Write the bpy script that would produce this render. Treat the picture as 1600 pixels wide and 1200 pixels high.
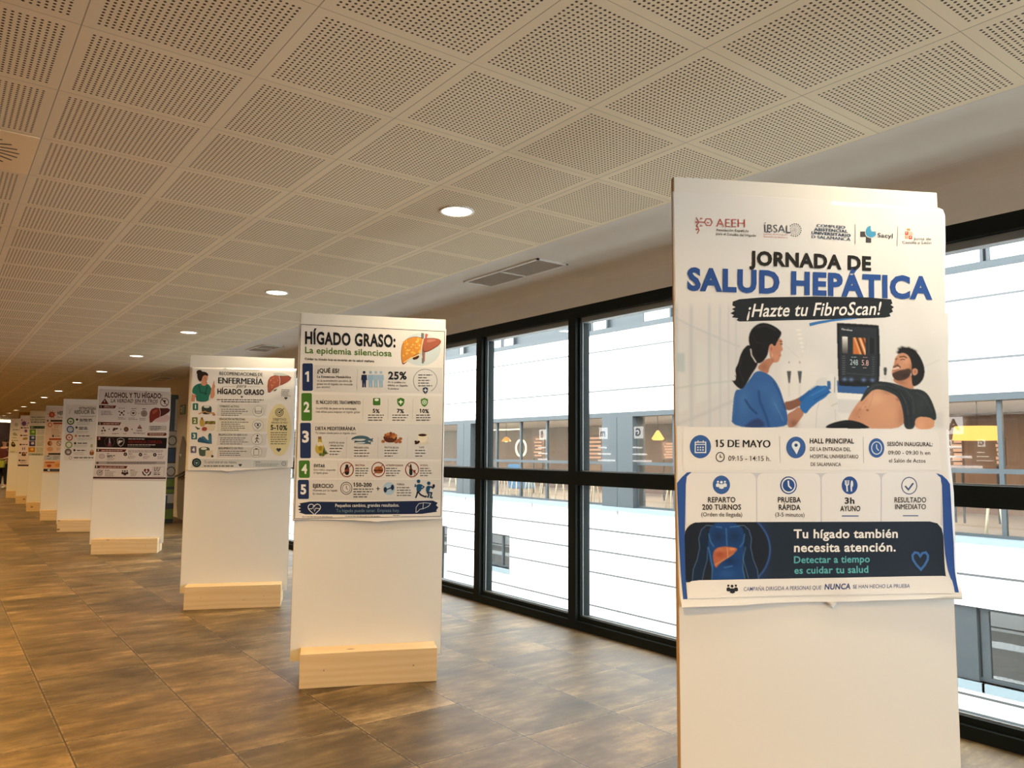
import bpy, bmesh, math, random
import numpy as np
from mathutils import Vector, Matrix
from mathutils.geometry import tessellate_polygon

for _o in list(bpy.data.objects):
    bpy.data.objects.remove(_o)
S = bpy.context.scene
C = S.collection

# ------------------------------------------------------------------ camera
CAM_F = 1203.976                      # focal length in pixels of a 1600 px wide frame
YAW, PITCH, ROLL = 0.64346, 0.08894, 0.00751
EYE = Vector((0.0, 0.0, 1.36882))
_f0 = Vector((math.sin(YAW), math.cos(YAW), 0)); _r0 = Vector((math.cos(YAW), -math.sin(YAW), 0)); _u0 = Vector((0, 0, 1))
FW = math.cos(PITCH) * _f0 + math.sin(PITCH) * _u0
_u1 = -math.sin(PITCH) * _f0 + math.cos(PITCH) * _u0
RT = math.cos(ROLL) * _r0 + math.sin(ROLL) * _u1
UP = -math.sin(ROLL) * _r0 + math.cos(ROLL) * _u1
cam_data = bpy.data.cameras.new('camera'); cam = bpy.data.objects.new('camera', cam_data); C.objects.link(cam)
cam_data.sensor_fit = 'HORIZONTAL'; cam_data.sensor_width = 36.0; cam_data.lens = CAM_F / 1600 * 36.0
cam_data.clip_start = 0.02; cam_data.clip_end = 300
_m = Matrix.Identity(4)
for _i in range(3):
    _m[_i][0], _m[_i][1], _m[_i][2], _m[_i][3] = RT[_i], UP[_i], -FW[_i], EYE[_i]
cam.matrix_world = _m
S.camera = cam

# ------------------------------------------------------------------ exposure, sky, daylight
S.view_settings.view_transform = 'Standard'; S.view_settings.look = 'None'
S.view_settings.gamma = 1.0; S.view_settings.use_curve_mapping = False
S.view_settings.exposure = 0.0
S.cycles.max_bounces = 10; S.cycles.diffuse_bounces = 8; S.cycles.glossy_bounces = 4
S.cycles.transparent_max_bounces = 16; S.cycles.sample_clamp_indirect = 6.0
S.cycles.caustics_reflective = False; S.cycles.caustics_refractive = False
W = bpy.data.worlds.new('overcast_sky'); S.world = W; W.use_nodes = True
_bg = W.node_tree.nodes['Background']
_bg.inputs['Color'].default_value = (0.92, 0.97, 1.0, 1)
_bg.inputs['Strength'].default_value = 10.0
LAMP_WATT, LAMP_COLOR = 16.0, (1.0, 0.82, 0.56)          # row beside the windows
ROOM_WATT, ROOM_COLOR = 60.0, (1.0, 0.58, 0.15)          # rows deeper in the hall
_p = bpy.data.lights.new('window_daylight', 'AREA'); _p.shape = 'RECTANGLE'; _p.size = 18.7; _p.size_y = 2.5
_p.cycles.is_portal = True
_po = bpy.data.objects.new('window_daylight', _p); C.objects.link(_po)
_po.location = (4.3, 4.65, 1.28); _po.rotation_euler = (math.pi / 2, 0, math.pi / 2)

_p = bpy.data.lights.new('added_entrance_daylight', 'AREA'); _p.shape = 'RECTANGLE'; _p.size = 2.2; _p.size_y = 2.4  # daylight portal of the added entrance behind the camera
_p.cycles.is_portal = True
_po = bpy.data.objects.new('added_entrance_daylight', _p); C.objects.link(_po)
_po.location = (1.9, -5.25, 1.25); _po.rotation_euler = (math.pi / 2, 0, math.pi)

# ------------------------------------------------------------------ room measures
XW = 4.098          # inner face of the window wall
CEIL = 2.812
X_TILE = 3.324      # where the perforated tiles stop and the plaster starts
Y_TILE = 1.097
ROW_X, ROW_Y, ROW_STEP = 2.438, 3.815, 3.0265
Y_END = 47.0
MULL0, MULL_STEP = 4.66, 1.33
WIN_TOP, WIN_END = 2.545, 13.97

def ray(px, py):
    return RT * ((px - 800) / CAM_F) - UP * ((py - 600) / CAM_F) + FW
def on_z(px, py, z):
    d = ray(px, py); return EYE + d * ((z - EYE.z) / d.z)
def on_x(px, py, x):
    d = ray(px, py); return EYE + d * ((x - EYE.x) / d.x)

# ------------------------------------------------------------------ materials
def srgb(h):
    h = h.lstrip('#'); c = [int(h[i:i + 2], 16) / 255 for i in (0, 2, 4)]
    return tuple((v / 12.92 if v <= 0.04045 else ((v + 0.055) / 1.055) ** 2.4) for v in c)
class NT:
    def __init__(self, name):
        self.m = bpy.data.materials.new(name); self.m.use_nodes = True
        self.t = self.m.node_tree; self.t.nodes.clear()
        self.out = self.n('ShaderNodeOutputMaterial')
    def n(self, typ, **kw):
        nd = self.t.nodes.new(typ)
        for k, v in kw.items(): setattr(nd, k, v)
        return nd
    def link(self, a, b): self.t.links.new(a, b)
    def put(self, sock, v):
        if hasattr(v, 'is_output'): self.link(v, sock)
        elif v is not None: sock.default_value = v
    def math(self, op, a, b=None, c=None, clamp=False):
        nd = self.n('ShaderNodeMath', operation=op); nd.use_clamp = clamp
        for i, v in enumerate((a, b, c)): self.put(nd.inputs[i], v)
        return nd.outputs[0]
    def mix(self, f, a, b, blend='MIX'):
        nd = self.n('ShaderNodeMix', data_type='RGBA', blend_type=blend)
        self.put(nd.inputs[0], f)
        for i, v in ((6, a), (7, b)):
            self.put(nd.inputs[i], (*v, 1) if isinstance(v, tuple) and len(v) == 3 else v)
        return nd.outputs[2]
    def noise(self, vec, scale, detail=3, rough=0.55, dim='3D', out=0):
        nd = self.n('ShaderNodeTexNoise', noise_dimensions=dim)
        if vec is not None: self.link(vec, nd.inputs['Vector'])
        nd.inputs['Scale'].default_value = scale; nd.inputs['Detail'].default_value = detail; nd.inputs['Roughness'].default_value = rough
        return nd.outputs[out]
    def ramp(self, f, stops):
        nd = self.n('ShaderNodeValToRGB'); e = nd.color_ramp.elements
        while len(e) < len(stops): e.new(0.5)
        for el, (p, c) in zip(e, stops):
            el.position = p; el.color = (*c, 1) if len(c) == 3 else c
        self.link(f, nd.inputs[0]); return nd.outputs[0]
    def obj(self): return self.n('ShaderNodeTexCoord').outputs['Object']
    def mapped(self, vec, scale=(1, 1, 1), loc=(0, 0, 0), rot=(0, 0, 0)):
        nd = self.n('ShaderNodeMapping'); self.link(vec, nd.inputs[0])
        nd.inputs['Scale'].default_value = scale; nd.inputs['Location'].default_value = loc; nd.inputs['Rotation'].default_value = rot
        return nd.outputs[0]
    def xyz(self, vec):
        nd = self.n('ShaderNodeSeparateXYZ'); self.link(vec, nd.inputs[0]); return nd.outputs
    def bump(self, h, strength=0.2, dist=0.01):
        nd = self.n('ShaderNodeBump'); nd.inputs['Strength'].default_value = strength; nd.inputs['Distance'].default_value = dist
        self.link(h, nd.inputs['Height']); return nd.outputs[0]
    def surf(self, color, rough=0.5, metal=0.0, normal=None, spec=0.5, coat=0.0):
        b = self.n('ShaderNodeBsdfPrincipled')
        self.put(b.inputs['Base Color'], (*color, 1) if isinstance(color, tuple) and len(color) == 3 else color)
        self.put(b.inputs['Roughness'], rough); self.put(b.inputs['Metallic'], metal)
        b.inputs['Specular IOR Level'].default_value = spec
        b.inputs['Coat Weight'].default_value = coat
        if normal is not None: self.link(normal, b.inputs['Normal'])
        self.link(b.outputs[0], self.out.inputs[0]); self.b = b
        return self.m

def plain(name, color, rough=0.5, metal=0.0, spec=0.5, var=0.05, scale=6.0):
    t = NT(name); o = t.obj(); n = t.noise(o, scale)
    c = color if len(color) == 3 else color[:3]
    lo = tuple(v * (1 - var) for v in c); hi = tuple(min(1, v * (1 + var)) for v in c)
    return t.surf(t.mix(n, lo, hi), rough, metal, spec=spec)

def emitter(name, color, strength):
    t = NT(name); e = t.n('ShaderNodeEmission'); e.inputs[0].default_value = (*color, 1); e.inputs[1].default_value = strength
    t.link(e.outputs[0], t.out.inputs[0]); return t.m

def m_ceiling():
    t = NT('perforated_ceiling_tile'); o = t.obj(); x, y, z = t.xyz(o)
    def cell(v, off):
        a = t.math('DIVIDE', t.math('SUBTRACT', v, off), 0.6)
        return t.math('FRACT', t.math('ADD', a, 100.0))
    u = cell(x, X_TILE); v = cell(y, Y_TILE)
    N = 25; mgn = 0.060
    def holes(w):
        a = t.math('DIVIDE', t.math('SUBTRACT', w, mgn), (1 - 2 * mgn) / N)
        f = t.math('SUBTRACT', t.math('FRACT', t.math('ADD', a, 50)), 0.5)
        inside = t.math('LESS_THAN', t.math('ABSOLUTE', t.math('SUBTRACT', w, 0.5)), 0.5 - mgn)
        return f, inside
    fu, iu = holes(u); fv, iv = holes(v)
    d = t.math('SQRT', t.math('ADD', t.math('MULTIPLY', fu, fu), t.math('MULTIPLY', fv, fv)))
    mr = t.n('ShaderNodeMapRange'); t.link(d, mr.inputs[0])
    mr.inputs[1].default_value = 0.20; mr.inputs[2].default_value = 0.30; mr.inputs[3].default_value = 1; mr.inputs[4].default_value = 0
    hole = t.math('MULTIPLY', t.math('MULTIPLY', iu, iv), mr.outputs[0])
    def seam(w, wd):
        e = t.math('MINIMUM', w, t.math('SUBTRACT', 1.0, w))
        return t.math('LESS_THAN', e, wd)
    sm = t.math('MAXIMUM', seam(u, 0.0035), seam(v, 0.0022))
    # a faint random difference of white from tile to tile
    cx = t.math('FLOOR', t.math('DIVIDE', t.math('SUBTRACT', x, X_TILE), 0.6)); cy = t.math('FLOOR', t.math('DIVIDE', t.math('SUBTRACT', y, Y_TILE), 0.6))
    cb = t.n('ShaderNodeCombineXYZ'); t.link(cx, cb.inputs[0]); t.link(cy, cb.inputs[1])
    wn = t.n('ShaderNodeTexWhiteNoise'); t.link(cb.outputs[0], wn.inputs[0])
    base = t.mix(wn.outputs[0], (0.79, 0.70, 0.525), (0.84, 0.75, 0.565))
    base = t.mix(t.math('MULTIPLY', sm, 0.6), base, (0.10, 0.085, 0.06))
    col = t.mix(hole, base, (0.035, 0.028, 0.018))
    return t.surf(col, 0.75, spec=0.25)

def m_floor():
    t = NT('brown_stone_floor_tile'); o = t.obj(); x, y, z = t.xyz(o)
    ux = t.math('DIVIDE', t.math('SUBTRACT', x, 1.783), 0.6); uy = t.math('DIVIDE', t.math('SUBTRACT', y, 3.657), 0.6)
    cx = t.math('FLOOR', ux); cy = t.math('FLOOR', uy)
    cb = t.n('ShaderNodeCombineXYZ'); t.link(cx, cb.inputs[0]); t.link(cy, cb.inputs[1])
    wn = t.n('ShaderNodeTexWhiteNoise'); t.link(cb.outputs[0], wn.inputs[0])
    off = t.n('ShaderNodeVectorMath', operation='MULTIPLY_ADD')
    t.link(wn.outputs['Color'], off.inputs[0]); off.inputs[1].default_value = (13, 17, 9); t.link(o, off.inputs[2])
    p = off.outputs[0]
    cloud = t.noise(t.mapped(p, (1.2, 2.0, 1)), 1.7, 7, 0.64)
    streak = t.noise(t.mapped(p, (1.0, 6.5, 1)), 2.4, 6, 0.66)
    fine = t.noise(p, 34, 5, 0.72)
    f = t.math('ADD', t.math('MULTIPLY', cloud, 0.66), t.math('MULTIPLY', streak, 0.34))
    f = t.math('ADD', f, t.math('MULTIPLY', t.math('SUBTRACT', fine, 0.5), 0.20))
    col = t.ramp(f, [(0.36, (0.046, 0.028, 0.011)), (0.46, (0.086, 0.054, 0.021)), (0.52, (0.122, 0.078, 0.032)), (0.58, (0.175, 0.117, 0.052)), (0.68, (0.31, 0.225, 0.115))])
    tint = t.mix(wn.outputs[0], (0.72, 0.73, 0.78), (1.18, 1.13, 1.06))
    col = t.mix(1.0, col, tint, 'MULTIPLY')
    # worn pale edges along the tile joints, then the joint itself
    def edge(u):
        fr = t.math('FRACT', t.math('ADD', u, 100)); return t.math('MINIMUM', fr, t.math('SUBTRACT', 1.0, fr))
    e = t.math('MINIMUM', edge(ux), edge(uy))
    worn = t.math('MULTIPLY', t.math('LESS_THAN', t.math('SUBTRACT', e, t.math('MULTIPLY', fine, 0.035)), 0.0), t.math('GREATER_THAN', fine, 0.5))
    col = t.mix(t.math('MULTIPLY', worn, 0.16), col, (0.42, 0.33, 0.20))
    joint = t.math('LESS_THAN', e, 0.0052)
    col = t.mix(joint, col, (0.022, 0.014, 0.007))
    rough = t.math('ADD', 0.40, t.math('MULTIPLY', fine, 0.22))
    bm = t.bump(t.math('SUBTRACT', t.math('MULTIPLY', fine, 0.3), joint), 0.25, 0.004)
    return t.surf(col, rough, normal=bm, spec=0.32)

def m_wood(name, a, b, seed):
    t = NT(name); oi = t.n('ShaderNodeObjectInfo'); om = t.n('ShaderNodeVectorMath', operation='ADD'); oz = t.n('ShaderNodeMath', operation='MULTIPLY'); t.link(oi.outputs['Random'], oz.inputs[0]); oz.inputs[1].default_value = 40.0
    t.link(t.obj(), om.inputs[0]); t.link(oz.outputs[0], om.inputs[1]); o = om.outputs[0]
    v = t.mapped(o, (1.0, 7.0, 7.0), (seed * 3.1, seed * 1.7, seed))
    wob = t.noise(v, 1.6, 3)
    wv = t.n('ShaderNodeTexWave', wave_type='BANDS', bands_direction='Z'); t.link(v, wv.inputs[0])
    wv.inputs['Scale'].default_value = 0.9; wv.inputs['Distortion'].default_value = 11; wv.inputs['Detail'].default_value = 2; wv.inputs['Detail Scale'].default_value = 0.7
    grain = t.noise(t.mapped(o, (6, 120, 120)), 2.0, 3)
    f = t.math('ADD', t.math('MULTIPLY', wv.outputs[1], 0.55), t.math('MULTIPLY', grain, 0.45))
    col = t.mix(f, a, b)
    vo = t.n('ShaderNodeTexVoronoi', feature='F1'); t.link(t.mapped(o, (3.2, 6.5, 6.0), (seed * 0.37, seed * 0.61, seed * 0.23)), vo.inputs[0]); vo.inputs['Scale'].default_value = 1.0
    kn = t.ramp(vo.outputs['Distance'], [(0.0, (1, 1, 1)), (0.07, (0.8, 0.8, 0.8)), (0.12, (0, 0, 0))])
    col = t.mix(kn, col, (0.13, 0.065, 0.025))
    return t.surf(col, 0.6, spec=0.3)

def m_glass(name, tint, boost):
    t = NT(name)
    tr = t.n('ShaderNodeBsdfTransparent'); tr.inputs[0].default_value = (*tint, 1)
    gl = t.n('ShaderNodeBsdfGlossy'); gl.inputs['Roughness'].default_value = 0.0
    g = t.n('ShaderNodeNewGeometry'); dp = t.n('ShaderNodeVectorMath', operation='DOT_PRODUCT')
    t.link(g.outputs['Incoming'], dp.inputs[0]); t.link(g.outputs['Normal'], dp.inputs[1])
    c = t.math('SUBTRACT', 1.0, t.math('ABSOLUTE', dp.outputs['Value']), clamp=True)
    fr = t.math('ADD', boost, t.math('MULTIPLY', 1.0 - boost, t.math('POWER', c, 5.0)))
    mx = t.n('ShaderNodeMixShader'); t.link(fr, mx.inputs[0]); t.link(tr.outputs[0], mx.inputs[1]); t.link(gl.outputs[0], mx.inputs[2])
    t.link(mx.outputs[0], t.out.inputs[0]); return t.m

def m_facade():
    t = NT('white_facade_cladding'); o = t.obj(); x, y, z = t.xyz(o)
    def line(v, at, w):
        return t.math('LESS_THAN', t.math('ABSOLUTE', t.math('SUBTRACT', v, at)), w)
    acc = None
    for zz in (4.066, 3.012, -0.62, -1.17, -1.74, -2.60, -3.4, 6.6, 7.4):
        l = line(z, zz, 0.021); acc = l if acc is None else t.math('MAXIMUM', acc, l)
    fy = t.math('FRACT', t.math('ADD', t.math('DIVIDE', t.math('SUBTRACT', y, 14.27), 3.51), 50.5))
    vj = t.math('MULTIPLY', t.math('LESS_THAN', t.math('ABSOLUTE', t.math('SUBTRACT', fy, 0.5)), 0.004), 0.85)
    n = t.noise(o, 0.8)
    col = t.mix(n, (0.86, 0.87, 0.87), (0.90, 0.90, 0.90))
    col = t.mix(t.math('MAXIMUM', acc, vj), col, (0.065, 0.068, 0.07))
    return t.surf(col, 0.5)

def m_pigment(name, rough=0.55, spec=0.12):
    """printing ink: colour stored per face or per point on the print"""
    t = NT(name); a = t.n('ShaderNodeAttribute'); a.attribute_name = 'ink'
    return t.surf(a.outputs['Color'], rough, spec=spec)

M = {}
M['ceiling'] = m_ceiling(); M['floor'] = m_floor(); M['glass'] = m_glass('clear_window_glass', (0.95, 0.97, 0.965), 0.035); M['coated_glass'] = m_glass('coated_window_glass', (0.5, 0.55, 0.56), 0.16); M['facade'] = m_facade()
M['plaster'] = plain('pale_plaster', (0.70, 0.67, 0.62), 0.85, spec=0.2)
M['wall'] = plain('beige_wall_paint', (0.60, 0.53, 0.42), 0.85, spec=0.2)
M['frame'] = plain('anthracite_window_frame', (0.009, 0.0125, 0.0125), 0.55, spec=0.12)
M['bead'] = plain('grey_glazing_bead', (0.22, 0.24, 0.25), 0.4)
M['board'] = plain('white_melamine', (0.66, 0.648, 0.62), 0.38, var=0.015)
M['edge'] = plain('raw_board_edge', (0.42, 0.29, 0.17), 0.7)
M['screw'] = plain('zinc_screw', (0.35, 0.33, 0.28), 0.35, 0.9)
M['wood'] = m_wood('pale_pine', (0.58, 0.41, 0.225), (0.66, 0.50, 0.30), 1.0)
M['metal'] = plain('brushed_metal', (0.5, 0.5, 0.5), 0.3, 1.0)
M['white'] = plain('white_enamel', (0.8, 0.8, 0.78), 0.4)
M['black'] = plain('black_paint', (0.012, 0.012, 0.013), 0.4)
M['lamp'] = emitter('warm_lamp_glow', (1.0, 0.86, 0.62), 14.0)
M['ink'] = m_pigment('printing_ink')

# ------------------------------------------------------------------ builders
class MB:
    """collects shapes and links them as ONE mesh object"""
    def __init__(self): self.v = []; self.f = []; self.mi = []; self.sm = []
    def add(self, vs, fs, mi=0, mat=None, smooth=False):
        b = len(self.v)
        self.v += [tuple(mat @ Vector(q)) if mat else tuple(q) for q in vs]
        for f in fs:
            self.f.append([b + i for i in f]); self.mi.append(mi); self.sm.append(smooth)
        return self
    def box(self, lo, hi, mi=0, mat=None, bevel=0.0):
        if bevel > 0:
            bm = bmesh.new(); bmesh.ops.create_cube(bm, size=1)
            for w in bm.verts: w.co = Vector([(lo[i] + hi[i]) / 2 + w.co[i] * (hi[i] - lo[i]) for i in range(3)])
            bmesh.ops.bevel(bm, geom=list(bm.edges), offset=bevel, segments=2, profile=0.6, affect='EDGES')
            return self.bm(bm, mi, mat)
        x0, y0, z0 = lo; x1, y1, z1 = hi
        return self.add([(x0, y0, z0), (x1, y0, z0), (x1, y1, z0), (x0, y1, z0), (x0, y0, z1), (x1, y0, z1), (x1, y1, z1), (x0, y1, z1)],
                        [(0, 3, 2, 1), (4, 5, 6, 7), (0, 1, 5, 4), (1, 2, 6, 5), (2, 3, 7, 6), (3, 0, 4, 7)], mi, mat)
    def bm(self, bm, mi=0, mat=None, smooth=False):
        bm.verts.index_update()
        self.add([w.co[:] for w in bm.verts], [[w.index for w in f.verts] for f in bm.faces], mi, mat, smooth); bm.free(); return self
    def lathe(self, prof, n=24, mi=0, mat=None, smooth=True, cap=True):
        vs = []; fs = []
        for r, z in prof:
            for k in range(n):
                a = 2 * math.pi * k / n; vs.append((r * math.cos(a), r * math.sin(a), z))
        for i in range(len(prof) - 1):
            for k in range(n):
                fs.append((i * n + k, i * n + (k + 1) % n, (i + 1) * n + (k + 1) % n, (i + 1) * n + k))
        if cap:
            fs.append(list(range(n))[::-1]); fs.append([(len(prof) - 1) * n + k for k in range(n)])
        return self.add(vs, fs, mi, mat, smooth)
    def tube(self, pts, r, n=8, mi=0, mat=None):
        pts = [Vector(p) for p in pts]; rr = r if isinstance(r, (list, tuple)) else [r] * len(pts)
        vs = []; fs = []
        for i, p in enumerate(pts):
            d = (pts[min(i + 1, len(pts) - 1)] - pts[max(i - 1, 0)]).normalized()
            a = d.cross(Vector((0, 0, 1)));
            if a.length < 1e-3: a = d.cross(Vector((1, 0, 0)))
            a.normalize(); b = d.cross(a)
            for k in range(n):
                t = 2 * math.pi * k / n; vs.append(p + a * (rr[i] * math.cos(t)) + b * (rr[i] * math.sin(t)))
        for i in range(len(pts) - 1):
            for k in range(n): fs.append((i * n + k, i * n + (k + 1) % n, (i + 1) * n + (k + 1) % n, (i + 1) * n + k))
        fs.append(list(range(n))[::-1]); fs.append([(len(pts) - 1) * n + k for k in range(n)])
        return self.add(vs, fs, mi, mat, True)
    def ball(self, c, r, mi=0, n=12, mat=None):
        bm = bmesh.new(); bmesh.ops.create_uvsphere(bm, u_segments=n * 2, v_segments=n, radius=1)
        rr = r if isinstance(r, (list, tuple)) else (r, r, r)
        for w in bm.verts: w.co = Vector([c[i] + w.co[i] * rr[i] for i in range(3)])
        return self.bm(bm, mi, mat, True)
    def prism(self, poly, axis, lo, hi, mi=0, mat=None):
        """polygon in the two other axes, extruded along axis"""
        n = len(poly); vs = []
        for d in (lo, hi):
            for p in poly:
                q = list(p); q.insert(axis, d); vs.append(tuple(q))
        fs = [tuple(range(n))[::-1], tuple(range(n, 2 * n))] + [(i, (i + 1) % n, n + (i + 1) % n, n + i) for i in range(n)]
        return self.add(vs, fs, mi, mat)
    def build(self, name, mats, parent=None, fix=True):
        me = bpy.data.meshes.new(name); me.from_pydata(self.v, [], self.f)
        for m in (mats if isinstance(mats, (list, tuple)) else [mats]): me.materials.append(m)
        me.polygons.foreach_set('material_index', self.mi); me.polygons.foreach_set('use_smooth', self.sm)
        if fix:
            bm = bmesh.new(); bm.from_mesh(me); bmesh.ops.recalc_face_normals(bm, faces=bm.faces); bm.to_mesh(me); bm.free()
        me.update()
        o = bpy.data.objects.new(name, me); C.objects.link(o)
        if parent: o.parent = parent
        return o
def tag(o, label=None, cat=None, group=None, kind=None):
    if label: o['label'] = label
    if cat: o['category'] = cat
    if group: o['group'] = group
    if kind: o['kind'] = kind
    return o
def thing(name, label, cat, loc=(0, 0, 0), rz=0.0, group=None, kind=None):
    o = bpy.data.objects.new(name, None); C.objects.link(o); o.empty_display_size = 0.1
    o.location = loc; o.rotation_euler = (0, 0, rz)
    return tag(o, label, cat, group, kind)
def struct(name, mb, mats, parent=None, label=None, cat=None):
    o = mb.build(name, mats, parent)
    if parent is None: tag(o, label, cat, kind='structure')
    return o
def copy_tree(o, parent=None):
    c = o.copy(); C.objects.link(c)
    if parent: c.parent = parent
    for ch in list(o.children): copy_tree(ch, c)
    return c

# ------------------------------------------------------------------ room shell
struct('floor', MB().box((-6.0, -5.2, -0.25), (XW + 0.16, Y_END, 0.0)), M['floor'], label='brown stone tiled floor of the hall', cat='floor')
struct('ceiling', MB().box((-6.0, -5.2, CEIL), (X_TILE, Y_END, CEIL + 0.2)), M['ceiling'], label='white perforated tile ceiling of the hall', cat='ceiling')
mb = MB()                                            # plaster margin curving down into the wall over the windows
R = 0.16
prof = [(X_TILE, CEIL + 0.004), (XW - R, CEIL + 0.004)] + [(XW - R + R * math.sin(a), CEIL + 0.004 - R + R * math.cos(a)) for a in [math.pi / 2 * k / 10 for k in range(1, 11)]]
prof += [(XW, WIN_TOP), (XW + 0.2, WIN_TOP), (XW + 0.2, CEIL + 0.2), (X_TILE, CEIL + 0.2)]
mb.prism(prof, 1, -5.0, WIN_END)
for f in range(len(mb.sm)): mb.sm[f] = False
o = struct('wall_right', mb, M['plaster'], label='plaster wall strip above the windows, curving into the ceiling', cat='wall')
mb = MB()
prof2 = prof[:12] + [(XW, 0), (XW + 0.2, 0), (XW + 0.2, CEIL + 0.2), (X_TILE, CEIL + 0.2)]
mb.prism(prof2, 1, WIN_END, Y_END)
struct('wall_right_far', mb, M['wall'], label='beige wall beyond the windows behind the alcohol poster', cat='wall')
struct('wall_left', MB().box((-6.2, -5.0, 0), (-6.0, Y_END, CEIL + 0.2)), M['wall'], label='left wall of the hall', cat='wall')
BX0, BX1 = 0.8, 3.0                                  # added glazed entrance behind the camera, lets neutral daylight onto the nearest panel
struct('wall_back', MB().box((-6.2, -5.2, 0), (BX0, -5.0, CEIL + 0.2)).box((BX1, -5.2, 0), (XW + 0.2, -5.0, CEIL + 0.2)).box((BX0, -5.2, 2.5), (BX1, -5.0, CEIL + 0.2)), M['wall'], label='wall behind the camera', cat='wall')
gd = thing('door_1', 'added glazed entrance behind the camera, letting in fill daylight', 'door', ((BX0 + BX1) / 2, -5.1, 0), kind='structure')
gm = MB(); hw = (BX1 - BX0) / 2
for a, b in ((-hw, -hw + 0.08), (-0.05, 0.05), (hw - 0.08, hw)): gm.box((a, -0.05, 0), (b, 0.05, 2.5))
for a, b in ((-hw + 0.08, -0.05), (0.05, hw - 0.08)): gm.box((a, -0.05, 0), (b, 0.05, 0.08)).box((a, -0.05, 2.42), (b, 0.05, 2.5))
gm.build('frame', M['frame'], gd)
for a, b in ((-hw + 0.07, -0.04), (0.04, hw - 0.07)): MB().box((a, -0.004, 0.07), (b, 0.004, 2.43)).build('pane', M['glass'], gd)
M['dark_red'] = plain('dark_red_wall', (0.035, 0.006, 0.005), 0.6)
struct('wall_end', MB().box((-6.2, Y_END, 0), (XW + 0.2, Y_END + 0.2, CEIL + 0.2)), M['dark_red'], label='dark red wall at the far end of the hall', cat='wall')
struct('roof', MB().box((-6.2, -5.2, CEIL + 0.22), (XW + 0.25, Y_END + 0.2, CEIL + 0.5)), M['plaster'], label='slab above the ceiling', cat='roof')

# ------------------------------------------------------------------ glazed wall
mids = [MULL0 + MULL_STEP * k for k in range(-7, 8)]
for i, y0 in enumerate(mids[:-1]):
    y1 = y0 + MULL_STEP
    w = thing('window_%d' % (i + 1), 'tall dark framed window bay of the glazed wall, bay %d' % (i + 1), 'window', (XW, y0, 0), kind='structure')
    fr = MB(); L = MULL_STEP
    fr.box((0.0, -0.045, 0), (0.14, 0.045, WIN_TOP)); fr.box((0.03, 0.045, 0), (0.13, 0.066, WIN_TOP)); fr.box((0.03, L - 0.066, 0), (0.13, L - 0.045, WIN_TOP))
    if i == len(mids) - 2: fr.box((0.0, L - 0.045, 0), (0.14, L + 0.045, WIN_TOP))
    fr.box((0.0, 0.045, WIN_TOP - 0.085), (0.14, L - 0.045, WIN_TOP))
    fr.box((0.0, 0.045, 1.118), (0.14, L - 0.045, 1.225))
    fr.box((0.0, 0.045, 0), (0.14, L - 0.045, 0.065)); fr.box((0.03, 0.066, 0.065), (0.13, L - 0.066, 0.10))
    fr.build('frame', M['frame'], w)
    bd = MB()
    bd.box((0.045, 0.066, WIN_TOP - 0.125), (0.12, L - 0.066, WIN_TOP - 0.085))
    for (a, b) in ((0.10, 1.118), (1.225, WIN_TOP - 0.125)):
        bd.box((0.05, 0.066, a), (0.058, 0.074, b)); bd.box((0.05, L - 0.074, a), (0.058, L - 0.066, b))
        bd.box((0.05, 0.074, a), (0.058, L - 0.074, a + 0.008))
    bd.build('glazing_bead', M['bead'], w)
    for (a, b) in ((0.098, 1.12), (1.223, WIN_TOP - 0.122)):
        MB().box((0.085, 0.06, a), (0.091, L - 0.06, b)).build('pane', M['glass'], w)
struct('trim_1', MB().box((XW + 0.14, -5.0, -0.02), (XW + 0.30, WIN_END, 0.012)), M['frame'], label='dark outer sill under the windows', cat='sill')
struct('wall_right_near', MB().box((XW, -5.0, 0), (XW + 0.2, mids[0] - 0.045, WIN_TOP)), M['wall'], label='wall beside the window behind the camera', cat='wall')

# ------------------------------------------------------------------ ceiling fittings
ORD = ['nearest', 'second', 'third', 'fourth', 'fifth', 'sixth', 'seventh', 'eighth', 'ninth', 'tenth', 'eleventh', 'twelfth', 'thirteenth', 'fourteenth', 'fifteenth']
def make_downlight(watt, color):
    t = thing('downlight', '', 'ceiling light')
    MB().lathe([(0.098, 0.004), (0.105, -0.002), (0.104, -0.007), (0.094, -0.009), (0.088, -0.004), (0.086, 0.003)], 32, cap=False).build('trim_ring', M['white'], t)
    MB().lathe([(0.0005, -0.0035), (0.05, -0.0038), (0.088, -0.003)], 32, cap=False).build('diffuser', M['lamp'], t)
    ld = bpy.data.lights.new('lamp', 'AREA'); ld.shape = 'DISK'; ld.size = 0.17; ld.energy = watt; ld.color = color; ld.spread = math.radians(140)
    lo = bpy.data.objects.new('lamp', ld); C.objects.link(lo); lo.parent = t; lo.location = (0, 0, -0.012)
    return t
for row, rx in enumerate((ROW_X, ROW_X - 2.4, ROW_X - 4.8)):
    if row < 2: dl0 = make_downlight(*((LAMP_WATT, LAMP_COLOR) if row == 0 else (ROOM_WATT, ROOM_COLOR))); first = True
    for k in range(-2, 14):
        o = dl0 if first else copy_tree(dl0); first = False
        o.location = (rx, ROW_Y + ROW_STEP * k, CEIL)
        if row == 0 and k >= 0:
            tag(o, ('%s lit round downlight in the row of ceiling lights beside the windows' % (ORD[k] if k else 'nearest')), 'ceiling light', 'lit downlights in the window row')
        elif row == 0:
            tag(o, 'round recessed downlight in the ceiling above the camera near the windows', 'ceiling light', 'downlights over the camera')
        else:
            tag(o, 'round recessed downlight in the ceiling rows left of the view', 'ceiling light', 'downlights left of the view')

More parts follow.
